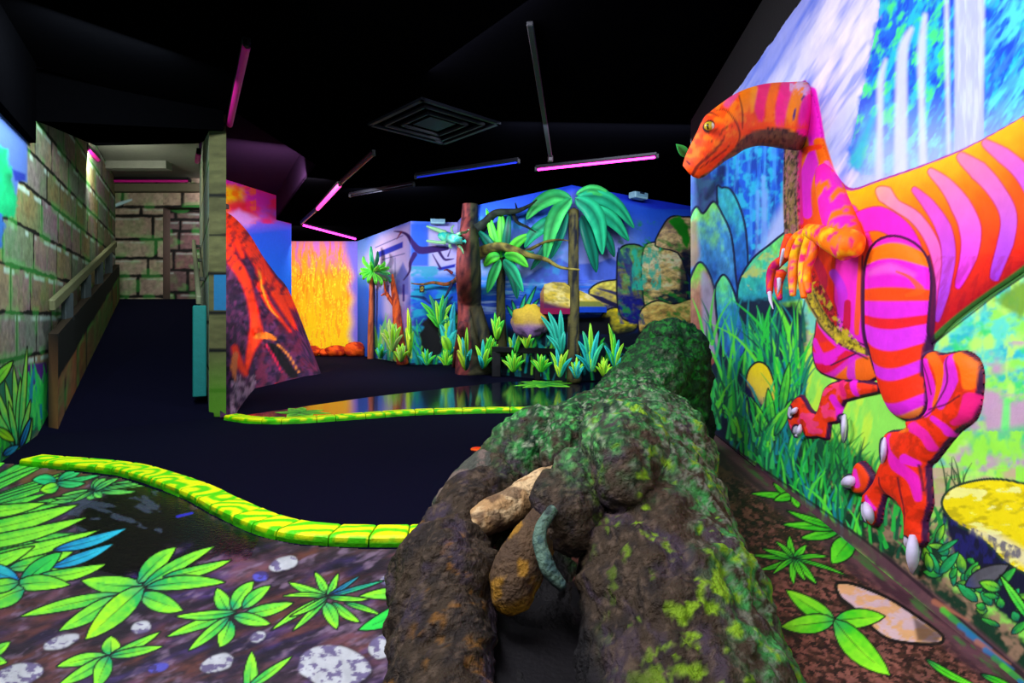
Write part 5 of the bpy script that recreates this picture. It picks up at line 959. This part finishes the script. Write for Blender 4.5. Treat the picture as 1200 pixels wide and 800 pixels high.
palm('tall palm with broad drooping leaves on the wall corner', [(672, 246), (672, 290), (672, 340), (672, 390), (673, 446)], [6, 6, 6.5, 7, 9], bark((112, 104, 56), (30, 24, 34), (668, (92, 88, 44), (16, 22, 30)), 10),
     [([(664, 246), (656, 275), (645, 303)], 6, dk_), ([(662, 250), (648, 275), (636, 296), (622, 316)], 6, dk_), ([(682, 252), (692, 285), (699, 319)], 8, dk_), ([(698, 262), (712, 280), (720, 301)], 6, dk_), ([(660, 252), (640, 262), (624, 275), (615, 290)], 8, tl_), ([(670, 234), (650, 230), (630, 240), (617, 257)], 9, br_), ([(670, 232), (654, 248), (645, 272), (639, 306)], 9.5, br_), ([(675, 228), (692, 222), (708, 226), (719, 236)], 6, br_), ([(680, 242), (704, 248), (722, 262), (737, 282)], 9, tl_), ([(676, 232), (702, 230), (724, 242), (743, 267)], 9, tl_), ([(674, 232), (692, 244), (702, 264), (706, 298)], 11, tl_)], 0)
palm('smaller palm with bright lower leaves right of the brown tree', [(587, 300), (587, 330), (587, 370), (588, 415)], [4, 5, 5.5, 7], bark((70, 70, 30), (14, 22, 20), None, 10),
     [([(588, 302), (588, 275), (587, 246)], 6, gr_), ([(586, 302), (578, 275), (570, 244)], 5, gr_), ([(591, 302), (594, 275), (597, 250)], 5, dk_), ([(584, 302), (572, 284), (560, 270)], 6, dk_), ([(594, 300), (606, 284), (622, 274)], 6, gr_), ([(595, 302), (610, 298), (626, 296)], 5, dk_), ([(590, 305), (602, 326), (606, 350)], 6, dk_), ([(586, 304), (578, 322), (571, 343)], 6, br_), ([(590, 304), (602, 318), (613, 342)], 6, tl_), ([(586, 300), (576, 302), (567, 312)], 6, gr_), ([(591, 299), (604, 300), (619, 313)], 7, gr_)], 0)
t = palm('small slim palm with a shaggy green top beside the lava wall', [(436, 318), (436, 350), (435, 385), (435, 422)], [3.2, 3.6, 4, 4.5], bark((196, 104, 60), (130, 60, 40), (437, (30, 50, 60), (16, 30, 50)), 8),
     [([(437, 318), (437+dx_, 318+dy_*.6), (437+dx_*1.1, 318+dy_)], 2.3, c_) for dx_, dy_, c_ in ((-2, -30, tl_), (5, -24, dk_), (-10, -18, gr_), (12, -12, gr_), (16, -6, gr_), (-12, -4, gr_), (-13, 4, gr_), (17, 4, br_), (-10, 10, gr_), (14, 12, gr_), (-5, 14, gr_), (9, 17, gr_), (3, 16, gr_), (18, 14, dk_), (-2, -12, gr_), (6, -8, gr_))], 0, .14)
ds = empty('dead_tree', Bk(464, 418, .12)[0]*np.array([1, 1, 0]), 'broken orange dead tree stump left of the corner branches', 'tree stump'); q = MB(); oc = bark((226, 96, 30), (120, 40, 40), None, 10)
wtube(q, [(460, 321), (461, 335), (464, 355), (466, 380), (469, 405), (472, 426)], [.8, 3, 4.5, 5.5, 6, 7], .14, oc, 12); q.build('trunk', M_ROCK, ds, True); q = MB(); wtube(q, [(464, 360), (457, 350), (453, 344), (447, 346)], [3, 2.5, 2, .8], .16, oc, 10); q.build('branch', M_ROCK, ds, True); q = MB(); wtube(q, [(453, 346), (451, 336), (450, 328)], [1.6, 1.2, .5], .16, oc, 8); q.build('branch', M_ROCK, ds, True)
# hanging number plate
p, n_ = Bk(494.5, 338.5, .3); sg = empty('number_sign', p, 'small black hole sign with a yellow zero hanging from a branch', 'sign'); sd = np.array([-n_[1], n_[0], 0.]); sd = sd if sd[0] > 0 else -sd
MB().boxm(p, (.11, .016, .15), (8, 12, 10), [sd, n_, [0, 0, 1]], .006).build('plate', M_MET, sg); q = MB(); a_ = np.linspace(0, 2*np.pi, 25)
q.tube([p+n_*.012+sd*(.022*math.cos(t)+.008*math.sin(t))+np.array([0, 0, .045*math.sin(t)]) for t in a_], .0065, (200, 190, 30), 8, 1); q.build('digit', M_LEAF, sg); q = MB(); q.tube([p+np.array([0, 0, .07]), p+np.array([0, 0, .14])], .004, (20, 20, 20), 6, 1); q.build('hanger', M_MET, sg)
# ledge box wrapped around the corner behind the palm
for nm, x0, x1, fc, lab in (('ledge_box', 633, 668, (140, 10, 70), 'crimson-based box with a painted yellow rock left of the tall palm'), ('ledge_box', 679, 711, (20, 70, 190), 'blue-based ledge with a painted yellow rock right of the tall palm')):
    left = x0 < 650; xs = np.linspace(x0, x1, 36); R_ = []; zt = []
    for x_ in xs:
        yt = np.interp(x_, [633, 638, 648, 662, 668], [344, 333, 330, 331, 336]) if left else np.interp(x_, [679, 690, 700, 711], [340, 345, 352, 360])
        R_.append([Bk(x_, y_, .22)[0] for y_ in np.linspace(yt, 368 if left else 366, 40)]+[Bk(x_, 368 if left else 366, .02)[0]]); R_[-1].insert(0, Bk(x_, yt, .02)[0])
    R_ = np.array(R_); nx_, ny_ = R_.shape[:2]; V = R_.reshape(-1, 3); Fc = [(i*ny_+j, i*ny_+j+1, (i+1)*ny_+j+1, (i+1)*ny_+j) for i in range(nx_-1) for j in range(ny_-1)]+[tuple(range(ny_)), tuple(range((nx_-1)*ny_, nx_*ny_))[::-1]]
    px, py = pix(V); P = Paint(px, py, (232, 206, 70)); ii = np.arange(len(px)); P.brush(ii, (140, 130, 60), 9, 4, .2, .55, .8, 3); P.brush(ii, (250, 236, 150), 8, 4, .2, .6, .8, 7)
    if left: P.put(ii, ss(352, 360, py+.25*(650-px)), lin((90, 30, 80))); P.put(ii, ss(360, 362, py)+0*px, lin(fc)); P.put(ii[px < 638], np.ones((px < 638).sum())*.7, lin((120, 30, 70)))
    else: P.put(ii, ss(352, 354, py), lin((130, 140, 60))); P.put(ii, ss(358.5, 360, py), lin(fc))
    tag(mesh(nm, V, Fc, M_OBJ, None, P.C), lab, 'ledge')
# yellow boulder beneath the small palm
q = MB(); p, n_ = Bk(620, 378, .28); s = p[1]/F
q.blob(p, (21*s, .22, 20*s), lambda Vw, D: ramp([(-1, (60, 40, 90)), (-.35, (150, 110, 160)), (.05, (196, 160, 60)), (1, (226, 196, 50))])(D[:, 2]+.7*(fbm(Vw[:, 0]*7, Vw[:, 1]*7, Vw[:, 2]*10, 3, 2)-.5)), 18, 26, .42, 6)
tag(q.build('boulder', M_ROCK, None, True), 'rounded yellow boulder with a violet base among the plants', 'boulder')
# standing plants along the foot of the wall
def plant(label, cx_, by_, lv, off, cs):
    q = MB()
    for k, (dx_, dy_, hw) in enumerate(lv):
        c = cs[k % len(cs)]; frond(q, [(cx_+dx_*.06, by_), (cx_+dx_*.5, by_-dy_*.7), (cx_+dx_*1.1, by_-dy_*1.15)], hw*1.12, (off, off+.06+.01*(k % 5)), *c, edge=hw > 1.6)
    o = q.build('leafy_plant', M_LEAF, None, True); return tag(o, label, 'plant')
lime, aqua, grn, pale, yel = ((60, 200, 40), (180, 255, 60)), ((10, 140, 140), (50, 220, 200)), ((20, 150, 50), (90, 240, 60)), ((110, 190, 110), (200, 250, 130)), ((120, 200, 30), (220, 255, 60))
def fan(n, w, h_, hw, sd, a=.0):
    r = random.Random(sd); return [(w*(-1+2*(k+.5)/n)+r.uniform(-1, 1), h_*(1-.55*abs(-1+2*(k+.5)/n)**1.5)*r.uniform(.85, 1.1), hw*r.uniform(.8, 1.15)) for k in range(n)]
plant('pale lime bush of pointed leaves below the orange dead stump', 460, 412, fan(9, 13, 34, 2.6, 1), .2, (pale, lime, pale))
plant('tall yellow-green blades at the wall corner right of the dead stump', 480, 418, [(-2, 50, 2.2), (1, 40, 2), (-4, 30, 2), (4, 26, 1.8), (0, 22, 2)], .22, (yel, lime))
plant('dark-stemmed small palm shrub over the black hollow', 515, 384, [(-20, 26, 3), (-11, 34, 2.6), (-4, 28, 2.4), (4, 34, 2.4), (9, 32, 2.4), (13, 24, 2.6), (-14, 14, 2.6), (12, 10, 2.4)], .22, (grn, ((10, 100, 80), (30, 170, 110)), lime))
plant('turquoise and lime round-leaved shrub just left of the tree trunk', 527, 414, [(-10, 30, 4.5), (-4, 40, 4), (4, 36, 4.5), (8, 24, 5), (-8, 18, 5), (5, 52, 3.6), (2, 20, 5)], .22, (aqua, lime, ((10, 120, 150), (40, 200, 210))))
plant('tall yellow-tipped blades at the foot of the brown tree', 546, 434, [(-10, 38, 2.5), (-4, 34, 2.3), (1, 44, 2.2), (-13, 24, 2.8), (6, 22, 2.6), (-7, 20, 2.4)], .3, (yel, aqua, lime))
plant('bright blades right of the brown tree root', 566, 432, [(-8, 24, 2.2), (0, 30, 2), (9, 34, 2.6), (7, 22, 2.8), (-5, 14, 2.4), (11, 12, 2)], .3, (lime, aqua, grn))
plant('upright lime leaves under the smaller palm', 582, 398, [(-6, 22, 2), (-2, 28, 2), (3, 24, 2.4), (8, 20, 2.8), (5, 14, 2.6)], .25, (lime, grn))
plant('small leaves behind the low rail left of the boulder', 602, 420, [(-5, 22, 2.4), (1, 26, 2.4), (7, 20, 2.6), (10, 30, 1.8)], .2, (lime, aqua, grn))
plant('low ferns seen through the low rail', 602, 436, fan(8, 15, 22, 1.8, 5), .32, (lime, grn)); plant('second low fern behind the rail post', 634, 436, fan(7, 14, 20, 1.9, 6), .32, (grn, lime))
plant('tall teal blades left of the palm trunk', 658, 416, [(-22, 40, 3.2), (-14, 44, 3.6), (-1, 46, 3.2), (3, 24, 3), (-16, 20, 2.6)], .3, (((10, 130, 110), (60, 220, 180)),))
plant('yellow-green blades at the base of the tall palm', 656, 442, [(-10, 26, 2.2), (-4, 30, 2.2), (2, 24, 2), (9, 28, 2.4), (13, 20, 2.2), (-6, 14, 2.2)], .36, (lime, aqua, yel))
plant('broad blue-green leaves right of the palm trunk', 693, 436, [(-14, 32, 3), (-9, 42, 3), (-1, 50, 2.8), (8, 42, 3), (13, 30, 2.6), (4, 22, 2.6), (-17, 18, 2.4)], .34, (aqua, ((20, 150, 110), (70, 230, 150)), lime))
plant('slender bright blades left of the mossy stump', 721, 432, [(-12, 24, 2.2), (-7, 46, 2), (-1, 36, 2), (4, 30, 2.2), (9, 26, 2.2), (-6, 18, 2.2), (12, 14, 2)], .34, (aqua, lime, grn))
plant('short lime tuft between the dead stump and the wall corner', 470, 424, fan(7, 9, 20, 1.9, 11), .3, (lime, pale))
plant('low green tuft at the base of the small slim palm', 446, 420, fan(6, 7, 16, 1.7, 12), .2, (grn, aqua))
plant('low blue-green grass tuft under the black hollow', 500, 428, fan(8, 11, 18, 1.5, 13), .2, (aqua, grn, lime))
plant('low lime grass tuft right of the black hollow', 523, 430, fan(8, 10, 20, 1.6, 14), .22, (lime, grn))
plant('dark green tuft just left of the smaller palm trunk', 576, 420, fan(6, 9, 24, 2.0, 15), .2, (grn, lime))
plant('slim bright tuft above the rail below the yellow boulder', 617, 408, fan(6, 9, 20, 1.6, 16), .3, (lime, yel, grn))
plant('aqua tuft at the right end of the rail', 676, 444, fan(7, 10, 22, 1.8, 17), .42, (aqua, lime))
plant('low yellow-green tuft between the two broad plants right of the palm', 708, 442, fan(7, 10, 20, 1.7, 18), .4, (lime, yel))
plant('dim green tuft by the rock stack behind the mossy stump', 738, 436, fan(7, 11, 26, 1.9, 19), .3, (grn, aqua))
# low dark rail in front of the plants
lr = empty('low_rail', FL(630, 445), 'low black rail on square posts in front of the plants', 'rail'); Yr = FL(630, 445)[1]
A_, B_ = P3(578, 409, Yr+.55), P3(672, 413, Yr-.45); MB().bar(A_, B_, .10, .10, (6, 8, 10), .012).build('top_rail', M_OBJ, lr)
for x_, w in ((582, .16), (632, .10), (668, .10)):
    f = (x_-578)/94; q = A_*(1-f)+B_*f; MB().boxm((q[0], q[1], q[2]/2-.02), (w, .10, q[2]-.04), (6, 8, 10), None, .01).build('post', M_OBJ, lr)
# ------------------------------------------------------------------ the mossy log sculpture in the foreground
def sculpt(name, tubes, vox, parent, colf, amp=(.03, .014), low=0.0, fr=5):
    m_ = MB()
    for pts, r in tubes: m_.tube(np.array(pts, float), r, (0, 0, 0), 20, 5)
    me = bpy.data.meshes.new('tmp'); me.from_pydata(m_.V, [], m_.F); o = bpy.data.objects.new('tmp', me); COL.objects.link(o)
    md = o.modifiers.new('r', 'REMESH'); md.mode = 'VOXEL'; md.voxel_size = vox
    sm = o.modifiers.new('s', 'SMOOTH'); sm.iterations = 8; sm.factor = .5
    dg = bpy.context.evaluated_depsgraph_get(); ev = o.evaluated_get(dg); e = ev.to_mesh(); n = len(e.vertices)
    V = np.zeros(n*3, np.float32); e.vertices.foreach_get('co', V); V = V.reshape(-1, 3).astype(float); N = np.zeros(n*3, np.float32); e.vertices.foreach_get('normal', N); N = N.reshape(-1, 3).astype(float)
    Fc = [tuple(p.vertices) for p in e.polygons]; ev.to_mesh_clear(); bpy.data.objects.remove(o); bpy.data.meshes.remove(me)
    x, y, z = V.T; wx, wy = x+.25*fbm(x*4, y*4, z*4, 3, 5), y+.25*fbm(x*4, y*4, z*4, 3, 9)
    big = fbm(wx*fr, wy*fr, z*fr, 4, 1)-.5; rd = 1-np.abs(2*fbm(wx*fr*2.4, wy*fr*1.2, z*fr*2.0, 4, 3)-1)*2.2; fine = fbm(x*60, y*60, z*60, 3, 11)-.5
    V = V+N*(amp[0]*2.2*big+amp[1]*rd*.9+.006*fine)[:, None]; V[:, 2] = np.maximum(V[:, 2], low)
    c = colf(V, N, big, rd); return mesh(name, V, Fc, M_LOG, parent, c, True)
def mix(c, a, d): a = np.clip(a, 0, 1)[:, None]; return c*(1-a)+lin(d)*a
def logcol(V, N, big, rd):
    x, y, z = V.T; n1 = fbm(x*5, y*5, z*5, 4, 21); n2 = fbm(x*20, y*16, z*20, 4, 23); n3 = fbm(x*70, y*40, z*70, 3, 25); n4 = fbm(x*14, y*4, z*14, 4, 27); n5 = fbm(x*34, y*22, z*34, 3, 29)
    c = np.tile(lin((52, 40, 22)), (len(V), 1)); c = mix(c, ss(.42, .62, n2), (30, 22, 13)); c = mix(c, .6*ss(.5, .66, n4), (62, 50, 66)); c = mix(c, ss(.56, .7, n3)*.6, (96, 80, 62))
    c = mix(c, .5*ss(.61, .71, n5)*ss(.3, -.2, x)*ss(.5, .62, n1)*ss(-.1, .4, N[:, 2]), (150, 100, 20))
    up = ss(.0, .55, N[:, 2]); far = ss(2.1, 3.2, y)
    m = np.clip(up*ss(.38, .6, n2*.6+n1*.4+.10*far)*ss(.0, .35, x+.32*far)*ss(2.15, 2.95, y+.3*x+2.4*np.clip(z-.34, 0, .4)), 0, 1)
    c = mix(c, .9*m, (22, 74, 34)); c = mix(c, m*ss(.46, .62, n5), (44, 142, 58)); c = mix(c, m*ss(.56, .68, n3*.6+n4*.4), (96, 190, 90)); c = mix(c, m*ss(.54, .66, fbm(x*28, y*10, z*28, 3, 31)), (10, 34, 18)); c = mix(c, .7*m*ss(.57, .68, fbm(x*60, y*16, z*60, 3, 33)), (160, 172, 140))
    rt = ss(.5, .7, x)*ss(-.2, .4, N[:, 0])*ss(3.4, 2.9, y); c = mix(c, .85*rt*ss(.46, .6, n2), (60, 150, 70)); c = mix(c, .7*rt*ss(.5, .62, n3), (120, 130, 110)); c = mix(c, .9*ss(.2, .5, x)*ss(.56, .61, n1*.2+n2*.45+n5*.35)*ss(3.1, 2.6, y)*ss(-.3, .2, N[:, 2]), (128, 170, 16))
    c = mix(c, ss(-.04, .0, x)*ss(.27, .2, x)*ss(.21, .13, z)*ss(2.6, 2.3, y), (7, 6, 6))  # shade inside the hollow painted near-black
    st = ss(3.6, 3.95, y); c = mix(c, st*.95, (14, 60, 26)); c = mix(c, st*ss(.48, .6, n5), (26, 118, 36)); c = mix(c, st*ss(.54, .66, n3), (6, 24, 12)); c = mix(c, st*ss(1.34, 1.40, x+.1*(n2-.5)), (16, 18, 20))
    return c
lg = sculpt('fallen_log', [
    ([(1.15, 4.25, -.05), (1.17, 4.22, .4), (1.18, 4.2, .78), (1.20, 4.2, .93)], [.30, .28, .25, .20]),
    ([(1.10, 4.1, .76), (.93, 3.95, .55), (.68, 3.65, .40), (.36, 3.4, .30)], [.22, .24, .23, .23]),
    ([(1.02, 4.0, .2), (.86, 3.6, .28), (.72, 3.1, .28)], [.30, .32, .30]),
    ([(.78, 3.1, .30), (.42, 3.05, .34), (.12, 2.95, .34), (-.07, 2.78, .24)], [.28, .24, .20, .16]),
    ([(-.06, 2.8, .24), (-.17, 2.5, .21), (-.25, 2.25, .15), (-.27, 2.05, .11), (-.23, 1.84, .03), (-.19, 1.6, -.02), (-.2, 1.4, -.06)], [.16, .115, .14, .17, .14, .135, .15]),
    ([(.76, 3.6, .30), (.70, 3.0, .30), (.59, 2.5, .26), (.55, 2.1, .16), (.50, 1.75, .03), (.47, 1.45, -.10)], [.3, .31, .31, .28, .29, .31]),
    ([(.60, 3.0, .46), (.48, 2.45, .51), (.42, 2.16, .50), (.39, 2.02, .40)], [.14, .15, .12, .06]),
    ([(.80, 3.0, .42), (.72, 2.5, .38), (.66, 2.1, .30), (.62, 1.7, .16)], [.10, .11, .10, .10]),
    ([(.36, 2.4, .36), (.22, 2.15, .36), (.17, 2.0, .29)], [.15, .12, .085]),
    ([(.30, 3.0, .46), (.26, 2.75, .44), (.18, 2.6, .38)], [.12, .09, .05]),
    ([(.03, 2.6, -.05), (.05, 2.1, -.12), (.05, 1.5, -.13)], [.12, .11, .11]), ([(.15, 2.5, -.06), (.15, 2.0, -.12), (.14, 1.5, -.14)], [.13, .12, .12])], .0115, None, logcol, (.055, .034), 0.0, 4.2)  # last two tubes: pads added to carry the hollow's painted shade
tag(lg, 'big moss-covered fallen log sculpture with an upright stump in the foreground', 'log sculpture')
def rootcol(a, b_, c_):
    def f(V, N, big, rd):
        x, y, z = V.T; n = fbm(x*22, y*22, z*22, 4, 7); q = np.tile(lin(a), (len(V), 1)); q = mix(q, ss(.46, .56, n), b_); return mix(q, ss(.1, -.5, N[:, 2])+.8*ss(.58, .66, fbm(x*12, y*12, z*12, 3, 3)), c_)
    return f
tag(sculpt('root', [([P3(668, 556, 2.6), P3(640, 566, 2.5), P3(602, 592, 2.36), P3(566, 610, 2.26), P3(548, 622, 2.22)], [.04, .06, .075, .06, .03])], .009, lg, rootcol((216, 186, 134), (176, 140, 90), (84, 60, 40)), (.012, .008)), 'pale beige root')
tag(sculpt('root', [([P3(668, 580, 2.15), P3(628, 630, 2.0), P3(604, 684, 1.9), P3(612, 706, 1.86)], [.06, .075, .085, .06])], .009, lg, rootcol((84, 64, 40), (74, 56, 36), (160, 116, 20)), (.015, .009)), 'brown root with ochre yellow patches')
tag(sculpt('root', [([P3(648, 596, 1.94), P3(632, 625, 1.88), P3(640, 662, 1.82), P3(660, 688, 1.8)], [.015, .022, .024, .018])], .006, lg, rootcol((60, 90, 84), (90, 120, 100), (40, 50, 50)), (.006, .004)), 'thin teal-grey root')
tag(sculpt('root', [([P3(575, 545, 2.75), P3(548, 575, 2.62), P3(520, 600, 2.5)], [.09, .10, .07])], .009, lg, rootcol((70, 74, 62), (110, 96, 84), (50, 70, 40)), (.02, .009)), 'grey knotted root on the left side')
# ------------------------------------------------------------------ area fills added for brightness, separate from the tube lights
def area(name, loc, aim, sx, sy, power, col=(255, 255, 255), spread=math.pi):
    d = bpy.data.lights.new(name, 'AREA'); d.shape = 'RECTANGLE'; d.size, d.size_y, d.energy, d.color, d.spread = sx, sy, power, tuple(lin(col)), spread
    o = bpy.data.objects.new(name, d); COL.objects.link(o); o.location = loc
    o.rotation_euler = (Vector(aim)-Vector(loc)).to_track_quat('-Z', 'Y').to_euler(); return o
K = 1.0
area('fill_mural', (-1.0, 1.7, 2.6), (1.7, 3.0, .9), 3.0, .5, 94*K, (246, 240, 255))  # unseen area light added to brighten the mural evenly
area('fill_mural_near', (.5, -.5, 1.6), (1.55, 2.1, .9), 1.2, .4, 10*K, (246, 240, 255), 1.8)  # weak fill added behind the camera for the mural's near end
area('fill_floor', (-1.8, 2.3, 3.0), (-1.6, 2.5, 0), 3.0, .4, 86*K, (240, 240, 255))  # added above the painted floor, without a fixture
area('fill_jungle', (1.1, 6.2, 3.0), (.9, 10.2, .7), 2.4, .3, 170*K, (225, 232, 255))  # added fill turned away from the camera, brightens the jungle wall
area('fill_jungle_left', (-2.0, 9.3, 3.0), (-1.5, 13.2, .8), 1.4, .3, 100*K, (225, 232, 255))  # second added fill, for the left faces of the jungle wall
area('fill_lava', (-5.2, 13.2, 2.95), (-5.2, 16.1, 1.2), 1.6, .3, 105*K, (255, 244, 230))  # unseen area light added to lift the lava wall
area('fill_volcano', (-3.4, 8.6, 3.1), (-4.8, 11.6, 1.5), 1.2, .3, 105*K, (255, 236, 240))  # added to light the volcano, has no fixture
area('fill_ramp', (-5.7, 7.4, 3.1), (-6.3, 10.0, 2.2), .9, .3, 70*K, (250, 252, 236))  # added to brighten the stonework at the top of the ramp
area('fill_left_wall', (-2.9, 4.2, 3.0), (-5.0, 5.8, 1.4), .9, .3, 78*K, (235, 252, 246))  # fill added to brighten the left wall
area('fill_mural_far', (-.3, 4.3, 3.1), (1.95, 6.0, 1.1), 1.6, .3, 42*K, (240, 240, 255))  # added because the mural dims towards its far end
